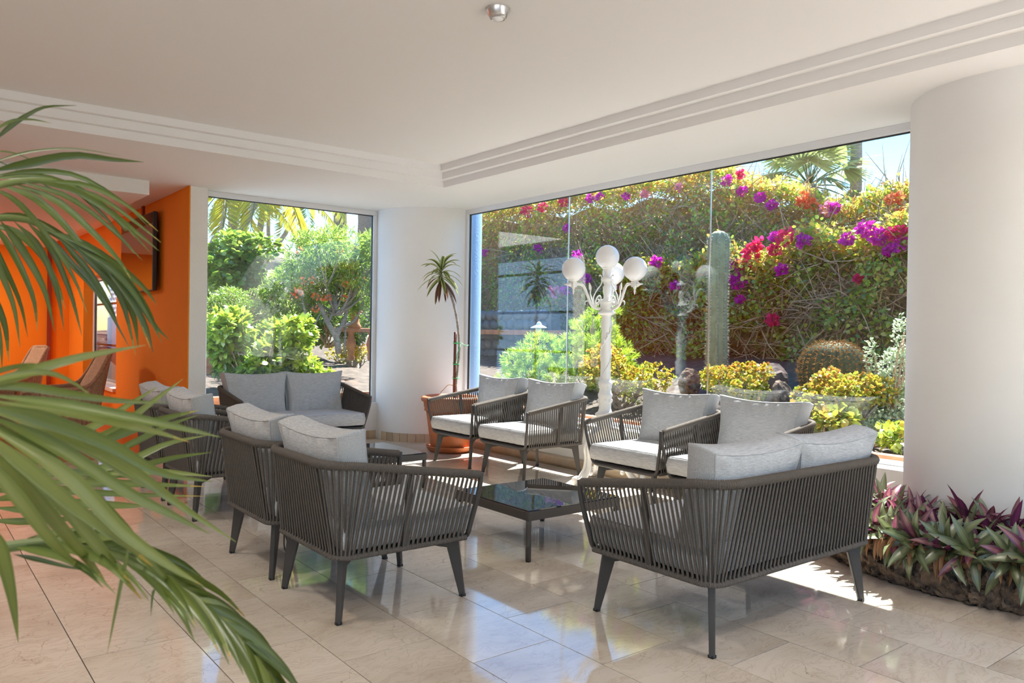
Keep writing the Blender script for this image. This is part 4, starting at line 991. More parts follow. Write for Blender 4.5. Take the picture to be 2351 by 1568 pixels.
def blobs_box(cx, cy, cz, rx, ry, rz, n, br):
    """n blobs filling a box-like crown so the outline is uneven"""
    return [(cx+rnd.uniform(-1, 1)*rx, cy+rnd.uniform(-1, 1)*ry, cz+rnd.uniform(-1, 1)*rz, br*rnd.uniform(.7, 1.2), br*rnd.uniform(.7, 1.2), br*rnd.uniform(.6, 1)) for _ in range(n)]
def place(px, py, **k): return at(px, py, **k)
# --- bougainvillea hedge: a twiggy brown body with leaf cover and bloom clusters
def hedge(label, xf, y0, y1, ztop, depth, zb, ncov, ndry, blooms, name='bougainvillea_hedge'):
    t = thing(name, label, 'hedge', (xf, (y0+y1)/2, zb)); c = np.array(t.location)
    # core of interlaced twigs
    mb = MB(); nY = int((y1-y0)/.05)
    for k in range(int(nY*14)):
        y = rnd.uniform(y0, y1); top = ztop(y); z = rnd.uniform(zb-.05, top-.05); x = xf+rnd.uniform(.05, .45)
        d = nrm(np.array([[rnd.uniform(-.25, .25), rnd.uniform(-1, 1), rnd.uniform(-.5, 1)]]))[0]; L = rnd.uniform(.3, .8)
        p = np.array([x, y, z])-c; q = p+d*L*.5+rdir(1)[0]*.06; e = p+d*L+rdir(1)[0]*.08
        mb.tube([p, q, e], [.009, .007, .003], 3, cap=False)
    o = mb.build('twigs', M['twig'], t); o['kind'] = 'stuff'
    bk = MB(); ny = 60; vs = []; fs = []
    for i in range(ny+1):
        y = y0+(y1-y0)*i/ny; tp = ztop(y)-.22
        for (xx, zz) in ((.62, zb-.1), (.58+.08*math.sin(y*7), (zb+tp)/2), (.66, tp), (depth, tp), (depth, zb-.1)): vs.append((xf+xx-c[0], y-c[1], zz-c[2]))
    for i in range(ny):
        for q in range(4): fs.append((i*5+q, i*5+q+1, i*5+q+6, i*5+q+5))
    bk.add(vs, fs); bk.build('shaded_core', M['twig'], t)
    def surf(n, front):
        y = y0+(y1-y0)*NR.random(n); tp = np.array([ztop(v) for v in y])
        f = NR.random(n) < front
        z = np.where(f, zb+(tp-zb)*NR.random(n)**.85, tp+NR.normal(size=n)*.07)
        bul = .22*np.sin(y*3.1+z*2.2)+.12*np.sin(y*7.7-z*5)
        x = np.where(f, xf+bul*.6+.5*NR.random(n)**1.5, xf+depth*NR.random(n))
        clump = np.sin(y*5.3+3*np.sin(z*4))+np.sin(z*6.1+2*np.sin(y*3.7))
        keep = (~f) | (clump+NR.normal(size=n)*.8 > -.35+.6*(z < zb+.45))
        return np.stack([x, y, z], 1)[keep], f[keep], ((z-zb)/(tp-zb))[keep]
    P, f, h = surf(ncov, .62); n = len(P)
    D = nrm(np.stack([-np.abs(NR.normal(size=n))*.7, NR.normal(size=n), NR.normal(size=n)*.6-.2+.9*(~f)], 1)); N = nrm(rdir(n)*.8+np.where(f[:, None], [-.6, 0, .6], [0, 0, 1]))
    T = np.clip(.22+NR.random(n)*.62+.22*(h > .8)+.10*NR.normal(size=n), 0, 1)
    o = leaves('foliage', P-c, D, N, .062*(.6+.8*NR.random(n)), .022*(.7+.6*NR.random(n)), M['boug'], t, T, 'oval'); o['kind'] = 'stuff'
    P, f, h = surf(ndry, .75); n = len(P)
    o = leaves('dry_leaves', P-c+[.05, 0, 0], rdir(n), rdir(n), .05*(.6+.8*NR.random(n)), .016, M['dryleaf'], t, NR.random(n), 'diamond'); o['kind'] = 'stuff'
    for (px, py, rp, kind) in blooms:
        p = at(px, py, X=xf-.05); r = rp/F_PX*float((p-EYEV)@fw); nb = int(26+rp*2.2)
        d = rdir(nb); q = p+d*r*NR.random((nb, 1))**.5*[.5, 1, .75]-c
        leaves('bloom', q, nrm(d+[-.5, 0, 0]), rdir(nb), .055, .024, M[kind], t, NR.random(nb), 'oval')
    return t
low_top = lambda y: float(np.interp(y, [-6, 1.5, 4.2, 5.5, 7.0, 8.2, 9.2, 9.9, 10.6, 12], [2.3, 2.35, 2.5, 2.42, 2.30, 2.20, 2.25, 1.9, 1.5, 1.4]))+.10*math.sin(y*5)
hi_top = lambda y: float(np.interp(y, [-6, 1, 4.4, 5.4, 6.3, 7.3, 8.5, 10.5, 12.5, 14.5], [2.9, 3.0, 3.05, 3.0, 3.25, 3.75, 3.78, 3.8, 3.85, 3.9]))+.07*math.sin(y*4.3)
hedge('lower bougainvillea hedge with magenta flowers along its sunlit top, behind the cactuses', 8.6, -4, 10.3, low_top, .9, 1.0, 60000, 34000,
      [(1693, 644, 22, 'magfl'), (1727, 580, 22, 'redfl'), (1742, 560, 16, 'redfl'), (1805, 543, 24, 'redfl'), (1845, 553, 16, 'magfl'), (1712, 606, 14, 'redfl'), (1779, 573, 14, 'redfl'), (1795, 620, 12, 'magfl'),
       (1990, 525, 22, 'magfl'), (1945, 548, 14, 'magfl'), (2020, 545, 20, 'magfl'), (2060, 535, 20, 'redfl'), (2064, 560, 18, 'magfl'), (1775, 735, 15, 'redfl'), (1780, 545, 10, 'magfl'), (1508, 601, 13, 'magfl'), (1972, 640, 9, 'redfl'),
       (1345, 640, 12, 'magfl'), (1275, 668, 18, 'pinkfl'), (1300, 665, 12, 'magfl'), (1700, 688, 7, 'magfl'), (1325, 585, 9, 'magfl'), (1550, 655, 9, 'magfl'), (1690, 605, 14, 'magfl'), (2040, 575, 8, 'magfl'), (1410, 655, 8, 'magfl')])
hedge('taller bougainvillea hedge behind, brown and dry in its middle with a flowering top', 9.5, -4, 15, hi_top, .8, 1.1, 60000, 60000,
      [(1850, 455, 20, 'orgfl'), (1862, 470, 14, 'orgfl'), (1840, 462, 10, 'orgfl'), (1903, 480, 20, 'pinkfl'), (1917, 477, 9, 'magfl'), (2055, 456, 17, 'orgfl'), (2075, 490, 16, 'orgfl'), (1668, 415, 13, 'magfl'), (1705, 440, 10, 'magfl'), (1745, 452, 10, 'magfl'), (1772, 470, 11, 'magfl'),
       (1210, 485, 15, 'redfl'), (1246, 477, 12, 'redfl'), (1295, 462, 13, 'redfl'), (1302, 525, 9, 'magfl'), (1355, 455, 9, 'magfl'), (1378, 452, 8, 'magfl'), (1115, 580, 8, 'magfl'), (1236, 571, 10, 'magfl'), (1328, 583, 9, 'magfl'), (1437, 450, 7, 'magfl'), (1700, 400, 8, 'redfl'), (1480, 445, 7, 'pinkfl'), (1560, 430, 7, 'pinkfl')])
# --- stone wall with terracotta ledge, and garden lantern, at the left of the big window
sw = thing('stone_wall', 'grey rubble wall with a terracotta ledge behind the bright green pine shrubs', 'wall', (8.3, 11.2, .5))
for r_ in range(7):
    y = 9.6
    while y < 13.4:
        e = y+rnd.uniform(.16, .3); z = .5+.17*r_
        if not (r_ == 4): pass
        mb = MB(); mb.sphere((0, 0, 0), 1, 8, 6, sq=(.09, (e-y)/2*1.02, .09)); o = mb.build('stone', M['bluewall'], sw, loc=(rnd.uniform(-.02, .02), (y+e)/2-11.2, z-.5+.08)); o.rotation_euler = (rnd.uniform(-.2, .2), 0, 0)
        y = e
MB().box((.0, -1.65, -.3), (.2, 2.2, 1.15)).build('backing', M['bluewall'], sw)
p0 = at(1100, 762, X=8.15); p1 = at(1228, 758, X=8.15); pw = thing('terracotta_ledge', 'long terracotta ledge on the grey rubble wall', 'ledge', (8.12, float((p0[1]+p1[1])/2), float(p0[2])))
for k in range(8): MB().box((-.12, -1.6+k*.4, -.04), (.10, -1.6+k*.4+.39, .04)).build('brick', M['terra2'], pw, bevel=.005)
p = at(1237, 775, X=7.9); _l = 0
ln = thing('garden_lantern', 'small pale lantern with a pointed roof on the rubble wall behind the pines', 'lantern', tuple(p))
ln.scale = (.62, .62, .62)
MB().lathe([(0, .40), (.02, .40), (.05, .37), (.07, .33), (.07, .32), (.21, .25), (.22, .235), (.05, .24)], 8).build('roof', M['white'], ln)
MB().lathe([(0, .10), (.09, .10), (.09, .24), (0, .24)], 8).build('light_box', M['white'], ln)
MB().lathe([(0, -.5), (.07, -.5), (.06, .0), (.10, .08), (.11, .10), (0, .10)], 10).build('pillar', M['boulder'], ln)
# --- cactuses
p = at(1645, 842, X=7.55); cz0 = gz(7.55, p[1]); cac = thing('column_cactus', 'tall grey-green ribbed column cactus with pale spines', 'cactus', (7.55, float(p[1]), cz0))
H = float(at(1643, 530, X=7.55)[2])-cz0; mb = MB(); nr_ = 10; vs = []; m_ = nr_*6; lv = 40
def cr_(t): return .11*(.92+.1*math.sin(t*9)*.5)*(1 if t < .93 else math.sqrt(max(.0, 1-((t-.93)/.07)**2))*.98+.02)
for i in range(lv+1):
    t = i/lv; t = t if t < .9 else .9+.1*math.sin((t-.9)/.1*PI/2)
    for j in range(m_): a = 2*PI*j/m_; r = cr_(t)*(1+.17*(1-1.6*abs(math.sin(nr_*a/2))**1.0+.2)); vs.append((r*math.cos(a), r*math.sin(a), H*t))
mb.add(vs, [(i*m_+j, i*m_+(j+1) % m_, (i+1)*m_+(j+1) % m_, (i+1)*m_+j) for i in range(lv) for j in range(m_)], True); mb.build('stem', M['cactus'], cac)
sp = MB()
for j in range(nr_):
    a = 2*PI*j/nr_
    for i in range(46):
        t = i/46; r = cr_(t)*1.12; q = np.array([r*math.cos(a), r*math.sin(a), H*t])
        for k in range(4):
            d = nrm((np.array([math.cos(a), math.sin(a), 0])+rdir(1)[0]*.8)[None])[0]; sp.add([q-[0, 0, .004], q+[.004, .003, .003], q+d*rnd.uniform(.025, .05)], [(0, 1, 2)])
o = sp.build('spines', M['spine'], cac); o['kind'] = 'stuff'
p = at(1912, 838, X=7.4); b0 = gz(7.4, p[1])-.05; bc = thing('barrel_cactus', 'large round barrel cactus with golden brown spines', 'cactus', (7.4, float(p[1]), b0))
mb = MB(); vs = []; nr_ = 26; m_ = nr_*3; lv = 16; R = .30; Hh = float(at(1912, 783, X=7.4)[2])-b0
for i in range(lv+1):
    ph = PI*i/lv
    for j in range(m_): a = 2*PI*j/m_; r = R*math.sin(ph)**.8*(1+.10*math.cos(nr_*a)) if 0 < i < lv else .01; vs.append((r*math.cos(a), r*math.sin(a), Hh/2*(1-math.cos(ph))))
mb.add(vs, [(i*m_+j, i*m_+(j+1) % m_, (i+1)*m_+(j+1) % m_, (i+1)*m_+j) for i in range(lv) for j in range(m_)], True); mb.build('stem', M['barrel'], bc)
sp = MB()
for j in range(nr_):
    a = 2*PI*j/nr_
    for i in range(13):
        ph = PI*(.35+.62*i/13); r = R*math.sin(ph)**.8*1.07; q = np.array([r*math.cos(a), r*math.sin(a), Hh/2*(1-math.cos(ph))])
        for k in range(8):
            d = nrm((q*[1, 1, 0]*2+rdir(1)[0])[None])[0]; sp.add([q-[0, 0, .009], q+[.008, .006, .006], q+d*rnd.uniform(.03, .055)], [(0, 1, 2)])
o = sp.build('spines', M['goldspine'], bc); o['kind'] = 'stuff'
# --- boulders
def boulder(label, px, py, X, r, seed, sq=(1, 1, .8), m='boulder'):
    p = at(px, py, X=X); bm = bmesh.new(); bmesh.ops.create_icosphere(bm, subdivisions=3, radius=1); g = np.random.default_rng(seed); ax = rdir(9); of = g.uniform(.55, .95, 9)
    for v in bm.verts:
        c = np.array(v.co)
        for a_, o_ in zip(ax, of):
            e = c@a_-o_
            if e > 0: c = c-a_*e*.9
        c = c*(1+.05*math.sin(c[0]*9+seed)*math.cos(c[1]*11)+g.normal()*.012); v.co = c*r*np.array(sq)
    me = bpy.data.meshes.new('boulder'); bm.to_mesh(me); bm.free(); me.materials.append(M[m]); o = bpy.data.objects.new('boulder', me); C.objects.link(o)
    zz = gz(p[0], p[1]); lo = min(v.co.z for v in me.vertices); p[2] = min(p[2], zz-lo-.03) if p[2]+lo > zz-.03 else p[2]
    o.location = tuple(p); tag(o, label, 'rock', 'boulders of the rockery'); return o
boulder('large dark boulder with a red patch right of the column cactus', 1768, 855, 7.2, .20, 1, (1, 1.0, 1.05))
boulder('rough grey lava boulder low between the two jade bushes', 1788, 905, 6.9, .13, 2, (1, 1, 1.1), 'lava')
boulder('dark reddish rock left of the column cactus, behind the lamp reflection', 1585, 880, 7.0, .15, 3, (1, .8, 1.3), 'lava')
boulder('flat black rock under the gnarled tree in the left garden window', 735, 850, 7.6, .3, 4, (1, 1, .5))
boulder('brown rock behind the silver shrub at the right end', 2050, 900, 7.2, .22, 5, (1, 1, .9), 'lava')
boulder('small red-brown rock above the black rock in the left garden window', 690, 832, 8.4, .22, 6, (1, 1, .6), 'lava')
# --- jade plants (crassula)
def jade(label, px0, px1, py0, py1, X, n, seed):
    a = at(px0, py1, X=X); b = at(px1, py0, X=X); cy_ = (a[1]+b[1])/2; ry = abs(a[1]-b[1])/2; zt = float(at((px0+px1)/2, py0, X=X)[2]); zb = float(at((px0+px1)/2, py1, X=X)[2])
    zb = max(zb, gz(X, cy_)); h = zt-zb
    bl = blobs_box(0, 0, h*.55, .22, ry*.72, h*.22, 12, min(ry, h)*.34)
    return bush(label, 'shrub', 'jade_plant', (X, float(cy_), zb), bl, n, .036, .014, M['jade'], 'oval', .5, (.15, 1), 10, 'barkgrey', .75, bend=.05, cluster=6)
jade('wide jade bush with red-tipped round leaves, right behind the lamp post', 1335, 1545, 800, 930, 6.35, 5200, 1)
jade('low jade bush at the foot of the column cactus', 1600, 1770, 832, 930, 6.35, 4200, 2)
jade('largest jade bush, reddish, behind the right-hand armchair and under the barrel cactus', 1818, 2050, 838, 1000, 6.3, 6500, 3)
jade('small jade bush at the right edge of the left garden window', 770, 862, 788, 890, 6.75, 3200, 4)
# --- low leafy border plants along the glass
bush('dark border plant with orange-edged leaves below the largest jade bush', 'shrub', 'border_plant', (5.95, 3.3, .42), blobs_box(0, 0, .16, .08, .5, .05, 8, .13), 900, .06, .024, M['jade'], 'oval', .4, (0, .9), 6)
# --- pine-like shrubs with bright needles
def pine(label, blobs, loc, ntip):
    t = thing('pine_shrub', label, 'shrub', loc); P, O = crown(ntip, blobs, .7); k = 34
    Pn = np.repeat(P, k, 0); On = np.repeat(nrm(O+[0, 0, .55]), k, 0); n = len(Pn); s = NR.random((n, 1))*.07
    D = nrm(On*.75+rdir(n)*.65); T = np.clip(np.repeat(.25+.6*NR.random(ntip), k)+.15*NR.normal(size=n), 0, 1)
    o = leaves('needles', Pn+On*s, D, rdir(n), .085, .0042, M['pine'], t, T, 'diamond', 0); o['kind'] = 'stuff'
    mb = MB()
    for b in blobs:
        for q in range(3):
            tip = np.array(b[:3])+rdir(1)[0]*.7*np.array(b[3:6]); mb.tube(spline([(0, 0, 0), tip*.5+[0, 0, -.05], tip], 8), np.linspace(.02, .006, 8), 5)
    mb.build('stems', M['twig'], t)
pine('bright green needle shrub at the left end of the big window', [(0, .35, .40, .25, .30, .22), (0, .05, .62, .22, .25, .18), (.05, .45, .15, .25, .35, .2), (-.05, -.25, .2, .25, .3, .22), (.1, .2, .3, .3, .3, .25)], (6.5, 7.65, .45), 330)
pine('paler green needle shrub, mirrored chairs in the glass before it, left of the lamp', [(0, 0, .72, .28, .28, .22), (0, .25, .45, .3, .3, .25), (0, -.3, .48, .3, .3, .22), (0, .0, .25, .3, .5, .25), (0, -.5, .2, .3, .3, .2), (.1, -.1, .95, .2, .2, .16)], (7.0, 7.25, .55), 420)
# --- silver shrub at the right end
bush('upright silver-green shrub with small leaves at the right end of the big window', 'shrub', 'silver_shrub', (6.6, 3.25, .5), [(0, 0, .25, .2, .26, .2), (.05, -.06, .5, .16, .2, .22), (0, -.1, .78, .06, .07, .22), (0, .16, .62, .05, .05, .18), (-.1, -.15, .05, .2, .3, .15), (-.3, -.05, .0, .16, .2, .14)], 5200, .028, .009, M['silver'], 'oval', .6, (0, 1), 8)
# ------------------------------------------------------------------ palms
def fan_palm(name, label, loc, trunk_h, r, nl, rl, m, hang=.4, group=None):
    t = thing(name, label, 'palm', loc, 0, group)
    MB().tube([(0, 0, -.3), (.03, 0, trunk_h*.5), (0, 0, trunk_h)], [r*1.15, r, r*.95], 12).build('trunk', M['bark'], t)
    for k in range(nl):
        a = k*2.4; e = 1.35-2.0*(k/nl)+rnd.uniform(-.1, .1); d = np.array([math.cos(a)*math.cos(e), math.sin(a)*math.cos(e), math.sin(e)])
        b = np.array([0, 0, trunk_h]); h = b+d*rl*.75+[0, 0, -.10*rl]; n = 26; side = nrm(np.cross(d, [0, 0, 1])[None])[0]; u = np.cross(side, d)
        ang = np.linspace(-1.9, 1.9, n); D = np.cos(ang)[:, None]*d+np.sin(ang)[:, None]*side+[0, 0, -.25]; D = nrm(D)
        o = leaves('fan_leaf', np.repeat(h[None], n, 0), D, np.repeat((u+.2*side)[None], n, 0)+rdir(n)*.15, rl*.62*(1-.12*np.abs(ang)), rl*.030, m, t, np.clip(.5-.5*(k/nl-.3)+.2*NR.normal(size=n), 0, 1), 'strap', .25)
        MB().tube([b, b*.5+h*.5+[0, 0, .03], h], [.018, .012, .008], 4).build('leaf_stalk', M['palm_stalk'], o) if False else None
        MB().tube([b, b*.5+h*.5+[0, 0, .03], h], [.02, .013, .009], 4).build('leaf_stalk', M['kentiastalk'], t)
    return t
def feather_palm(name, label, loc, path, r, nf, fl_, m, droop=1.0, tint=(0, 1), group=None, bark='bark', skirt=0):
    t = thing(name, label, 'palm', loc, 0, group); pth = spline(path, 14); MB().tube(pth, np.linspace(r*1.15, r*.85, 14), 10).build('trunk', M[bark], t)
    top = np.array(path[-1], float)
    for k in range(nf):
        a = k*2.4+rnd.uniform(-.2, .2); e = 1.25-1.7*k/nf; d = np.array([math.cos(a)*math.cos(e), math.sin(a)*math.cos(e), math.sin(e)]); P = [top]; dd = d.copy(); ns = 20
        for i in range(ns): dd = nrm((dd+np.array([0, 0, -droop*1.5/ns]))[None])[0]; P.append(P[-1]+dd*fl_/ns)
        P = np.array(P); Tn = nrm(np.gradient(P, axis=0)); S = nrm(np.cross(Tn, [0, 0, 1])); q = np.repeat(np.arange(2, ns+1), 4); nn = len(q)
        f = NR.random(nn)[:, None]; base = P[q]-Tn[q]*f*fl_/ns; sg = np.where(np.arange(nn) % 2 == 0, 1, -1)[:, None]
        D = nrm(S[q]*sg+Tn[q]*.55+[0, 0, -.45]); L = fl_*.27*np.sin(np.clip(q/ns, .08, .97)*PI)**.6
        N = np.cross(D, Tn[q]); base = np.concatenate([base, P[1:]-Tn[1:]*0]); 
        o = leaves('frond', base[:nn], D, N, L, .009*fl_/2, m, t, np.clip(tint[0]+(tint[1]-tint[0])*(.25*NR.random(nn)+.75*k/nf), 0, 1), 'diamond', .25)
        MB().tube(P, np.linspace(.02, .004, ns+1)*fl_/2, 4).build('rachis', M['kentiastalk'], o)
    return t
p = at(1858, 425, X=13.5); fan_palm('fan_palm', 'fan palm with grey-green fan leaves rising behind the hedge, left of the tall bare trunk', (13.5, float(p[1]), 1.0), float(p[2])-1.0, .16, 30, 1.05, M['palm'])
def trunk_only(label, px, pyb, X, wpx, lean=0, hgt=5, grey=True):
    p = at(px, pyb, X=X); r = wpx/2/F_PX*float((p-EYEV)@fw); q = at(px+lean, 100, X=X); t = thing('palm_tree', label, 'palm', (float(p[0]), float(p[1]), .6))
    pth = spline([(0, 0, 0), (0, 0, float(p[2])-.6), (0, float(q[1]-p[1]), float(q[2])-.6+hgt)], 50); MB().tube(pth, r*np.array([1+.05*(i % 2) for i in range(50)]), 14).build('trunk', M['barkgrey' if grey else 'bark'], t)
    top = pth[-1]
    for k in range(14):
        a = k*2.4; P = spline([top, top+np.array([math.cos(a)*.8, math.sin(a)*.8, .8]), top+np.array([math.cos(a)*1.7, math.sin(a)*1.7, .1])], 12); Tn = nrm(np.gradient(P, axis=0)); S = nrm(np.cross(Tn, [0, 0, 1])); q2 = np.repeat(np.arange(1, 12), 4); n = len(q2)
        leaves('frond', P[q2], nrm(S[q2]*np.where(np.arange(n) % 2 == 0, 1, -1)[:, None]+Tn[q2]*.5+[0, 0, -.4]), rdir(n)*.2+[0, 0, 1], .5, .025, M['palm'], t, NR.random(n), 'diamond')
    return t
trunk_only('tall grey bare palm trunk crossing the sky at the right end of the hedge', 1965, 440, 14, 25, -4)
trunk_only('thick brown palm trunk at the top right of the left garden window', 840, 540, 11.2, 36, 4, 3, False)
trunk_only('thick brown palm trunk just left of the thickest one in the left garden window', 781, 530, 9.9, 30, 3, 3, False)
trunk_only('broad brown palm trunk among yellow fronds at the top left of the left garden window', 535, 540, 7.0, 22, 2, 3, False)
for (px, py, X, sz, lab) in [(2060, 455, 12.5, .8, 'palm crown tips showing over the hedge at its right end'), (1735, 420, 12.8, .85, 'small blue-green palm left of the fan palm'), (1660, 410, 13.2, .7, 'palm tips just right of the tall glass joint')]:
    p = at(px, py+50, X=X); feather_palm('feather_palm', lab, (X, float(p[1]), .8), [(0, 0, 0), (0, 0, float(p[2])-.8)], .12, 22, sz, M['palm'], .6, (0, .8))
p = at(1150, 520, X=12.5); feather_palm('feather_palm', 'yellow-green palm fronds over the left end of the tall hedge', (12.5, float(p[1]), .8), [(0, 0, 0), (0, 0, float(p[2])-.8)], .12, 18, 1.3, M['palmyel'], 1.0, (0, .6))
# coconut palms seen through the left window
YG = 15.5
for (pb, pm, pt, wd, nf, fl2, lab) in [((515, 570), (560, 520), (590, 455), 13, 15, 2.2, 'slanting coconut palm with a pale ringed trunk, second from the left pier'), ((480, 580), (508, 525), (515, 480), 9, 15, 1.9, 'coconut palm with yellow fronds beside the left pier'), ((570, 600), (596, 530), (607, 455), 14, 15, 2.1, 'coconut palm leaning right with a pinkish trunk, in the middle of the left garden window'),
                                       ((618, 590), (616, 520), (617, 440), 8, 16, 2.0, 'slim upright palm with hanging old fronds, above the thatched hut'), ((600, 605), (650, 545), (672, 500), 9, 12, 1.5, 'small palm bending right over the thatched roof')]:
    a, b, c = at(*pb, Y=YG), at(*pm, Y=YG), at(*pt, Y=YG); r = wd/2/F_PX*float((b-EYEV)@fw); base = np.array([a[0]-(b[0]-a[0])*.6, a[1], .8]); c = c+(c-b)*.9
    feather_palm('coconut_palm', lab, tuple(base), [(0, 0, 0), tuple(a-base), tuple(b-base), tuple(c-base)], r*1.15, int(nf*.6), fl2*.95, M['palmyel'], 1.3, (0, .9), bark='barkgrey'); YG += .9
# thatched hut
p = at(618, 640, Y=17); th = thing('thatched_hut', 'grey straw-thatched sunshade roof behind the shrubs', 'hut', (float(p[0])+.35, 17, .8))
zt = float(at(660, 570, Y=17)[2])-.8
MB().lathe([(1.25, zt-1.05), (1.2, zt-.98), (.75, zt-.55), (.7, zt-.62), (.72, zt-.5), (.3, zt-.15), (.02, zt)], 30).build('roof', M['thatch'], th)
n = 1500; a = NR.random(n)*2*PI; r = np.where(NR.random(n) < .5, 1.22, .72); P = np.stack([r*np.cos(a), r*np.sin(a), np.where(r > 1, zt-1.0, zt-.56)], 1)
o = leaves('straw_fringe', P, np.stack([np.cos(a)*.3, np.sin(a)*.3, -np.ones(n)], 1), np.stack([np.cos(a), np.sin(a), 0*a], 1), .25, .012, M['dryleaf'], th, NR.random(n), 'diamond'); o['kind'] = 'stuff'
MB().tube([(0, 0, -.4), (0, 0, zt-.2)], .09, 10).build('post', M['bark'], th)
# ------------------------------------------------------------------ shrubs of the left garden
def shrub_px(label, name, px0, px1, py0, py1, Y, n, L, W, m, shape, tint=(0, 1), nb=14, bs=.3, up_=.4, cluster=1, bark='twig', dp=.4, cat='shrub'):
    a = at(px0, py1, Y=Y); b = at(px1, py0, Y=Y); cx_ = (a[0]+b[0])/2; rx = abs(a[0]-b[0])/2; zt = float(b[2]); zb = max(float(a[2]), gz(cx_, Y)-.05); h = zt-zb; R_ = min(rx, h/2)*bs*2
    bl = blobs_box(0, 0, h*.5, max(.02, rx-R_*.8), dp, max(.02, h/2-R_*.7), nb, R_)
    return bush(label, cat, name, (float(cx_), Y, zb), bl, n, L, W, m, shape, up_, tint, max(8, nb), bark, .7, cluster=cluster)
shrub_px('big glossy yellow-green umbrella shrub filling the lower left garden window', 'umbrella_shrub', 440, 715, 722, 905, 10.1, 6400, .105, .026, M['bright'], 'oval', (0, 1), 18, .26, .3, 7)
shrub_px('low bright umbrella shrub between the sofa and the flat black rock', 'umbrella_shrub', 655, 760, 795, 905, 9.7, 1900, .085, .022, M['bright'], 'oval', (.2, 1), 9, .3, .3, 7)
shrub_px('fine-leaved dark green shrub behind the umbrella shrub', 'fine_shrub', 455, 650, 655, 760, 12.2, 6000, .05, .008, M['mid'], 'diamond', (0, 1), 16, .3)
shrub_px('round-leaved sea grape tree beside the left pier', 'sea_grape', 440, 618, 540, 680, 13.2, 4200, .085, .042, M['mid'], 'round', (.2, 1), 16, .26, .2, 3)
shrub_px('small-leaved shrub right of the sea grape, below the thatched roof', 'fine_shrub', 590, 700, 655, 800, 12.8, 4200, .055, .011, M['mid'], 'diamond', (.1, 1), 12, .3)
shrub_px('dark shrub with red flowers behind the gnarled trunk', 'flowering_shrub', 650, 850, 690, 790, 13.4, 4200, .07, .02, M['mid'], 'oval', (0, .6), 12, .3)
# narrow-leaved tree with a gnarled trunk
wt_ = shrub_px('airy narrow-leaved tree with a gnarled branching trunk in the left garden window', 'oleander_tree', 632, 900, 528, 712, 11.6, 17000, .105, .0065, M['willow'], 'diamond', (.05, 1), 20, .3, .0, 5, 'barkgrey', .55, 'tree')
b = np.array(wt_.location); mb = MB()
def wp(px, py): return at(px, py, Y=11.6)-b
for pth, r in [([(778, 812), (772, 775), (752, 740), (735, 700), (715, 660)], .055), ([(772, 775), (785, 745), (800, 705), (810, 660)], .04), ([(765, 760), (790, 748), (815, 735), (835, 690)], .03), ([(752, 740), (765, 715), (770, 680)], .03), ([(707, 800), (708, 760), (700, 715), (690, 670)], .028), ([(718, 800), (722, 750), (735, 720)], .022), ([(790, 815), (793, 760), (795, 700)], .022)]:
    mb.tube(spline([wp(*q) for q in pth], 14), np.linspace(r, r*.6, 14), 8)
mb.build('trunk', M['barkgrey'], wt_)
for k in range(16):
    q = at(rnd.uniform(650, 850), rnd.uniform(560, 710), Y=11.2)-b; d = rdir(14); leaves('bloom', q+d*.03, d, rdir(14), .04, .018, M['orgfl'], wt_, NR.random(14), 'oval')
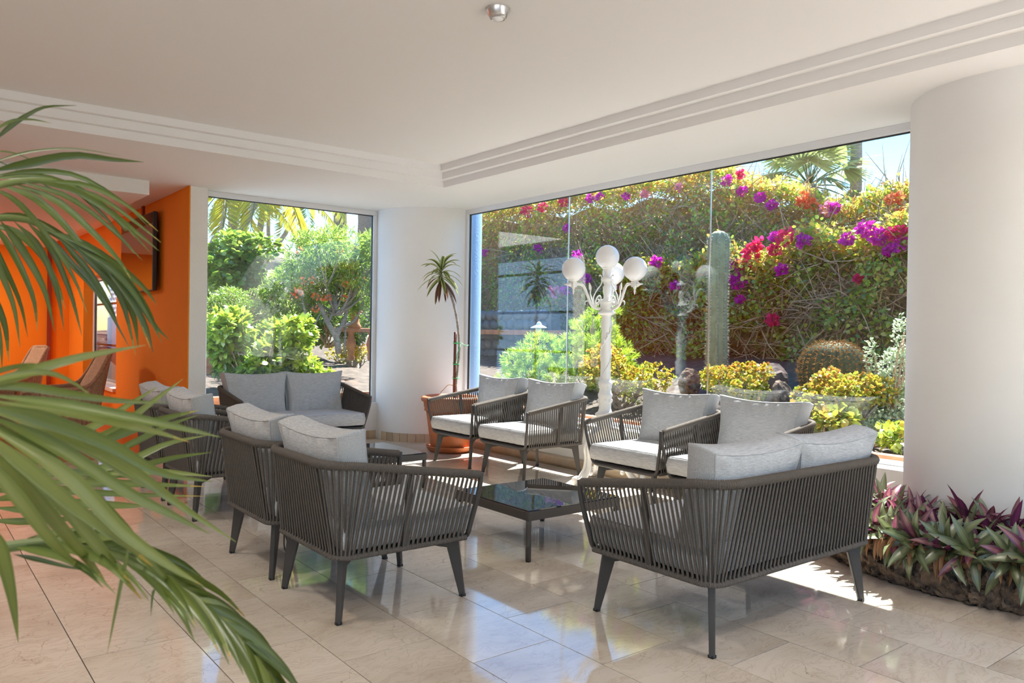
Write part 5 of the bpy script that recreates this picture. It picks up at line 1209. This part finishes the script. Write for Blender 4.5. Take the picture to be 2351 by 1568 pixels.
# terracotta balustrade and urn at the right of the left window
p = at(800, 762, Y=12.6); rl = thing('terracotta_railing', 'terracotta garden railing with a fat baluster behind the gnarled tree', 'railing', tuple(p))
MB().box((-.3, -.08, 0), (1.6, .08, .07)).build('rail', M['terra2'], rl, bevel=.01)
for x in (.05, .45, .85, 1.25): MB().lathe([(.06, -.5), (.07, -.45), (.05, -.4), (.09, -.22), (.05, -.05), (.07, 0)], 14, (x, 0, 0)).build('baluster', M['terra2'], rl)
p = at(815, 752, Y=12.6); ur = thing('terracotta_urn', 'small waisted terracotta pedestal standing on the garden railing', 'urn', (float(p[0]), 12.6, float(at(800, 762, Y=12.6)[2])+.07))
MB().lathe([(0, 0), (.10, 0), (.11, .03), (.08, .08), (.065, .18), (.08, .25), (.12, .28), (.13, .30), (0, .30)], 18).build('body', M['terra2'], ur)
p = at(478, 775, Y=12.0); pp_ = thing('terracotta_planter', 'square terracotta planter showing beside the left pier', 'planter', (float(p[0])-.1, 12.0, .5))
MB().hexa([(-.14, -.14, 0), (.14, -.14, 0), (.14, .14, 0), (-.14, .14, 0)], [(-.17, -.17, float(at(478, 742, Y=12)[2])-.5), (.17, -.17, float(at(478, 742, Y=12)[2])-.5), (.17, .17, float(at(478, 742, Y=12)[2])-.5), (-.17, .17, float(at(478, 742, Y=12)[2])-.5)]).build('box', M['terra2'], pp_)
# banana plant
p = at(632, 690, Y=12.6); bp = thing('banana_plant', 'young banana plant with one upright pale green leaf before the thatched roof', 'plant', (float(p[0]), 12.6, .75))
for d, L, W in [((-.12, .1, 1), 1.35, .06), ((-.6, .1, .8), 1.0, .05), ((.5, 0, .9), .9, .05)]: strap_leaf('leaf', (0, 0, .1), d, L, W, .25, M['bright'], bp, 8, .3, [.6, .8, .6])
MB().tube([(0, 0, -.1), (0, 0, .35)], .05, 8).build('stem', M['kentiastalk'], bp)
# distant tree belt so that the horizon is planted
for k, (x, y, h, s) in enumerate([(22, 20, 3.5, 2.2), (26, 12, 3.2, 2.4), (25, 3, 3.0, 2.2), (18, 28, 3.6, 2.4), (9, 30, 3.6, 2.3), (2, 31, 3.4, 2.3), (13, 25, 3.2, 2.0)]):
    bush('far green tree clump number-%s' % 'abcdefg'[k] if False else ['far rounded tree beyond the hedge, deepest in the corner', 'far rounded tree straight beyond the lamp', 'far rounded tree beyond the right end of the hedge', 'far rounded tree behind the round column', 'far rounded tree behind the thick brown trunks', 'far rounded tree behind the coconut palms', 'far rounded tree between the column and the tall hedge'][k], 'tree', 'far_tree', (x, y, .6), blobs_box(0, 0, h*.5, s, s, h*.2, 10, s*.5), 2600, .28, .11, M['mid'], 'oval', .3, (0, .8), 6)
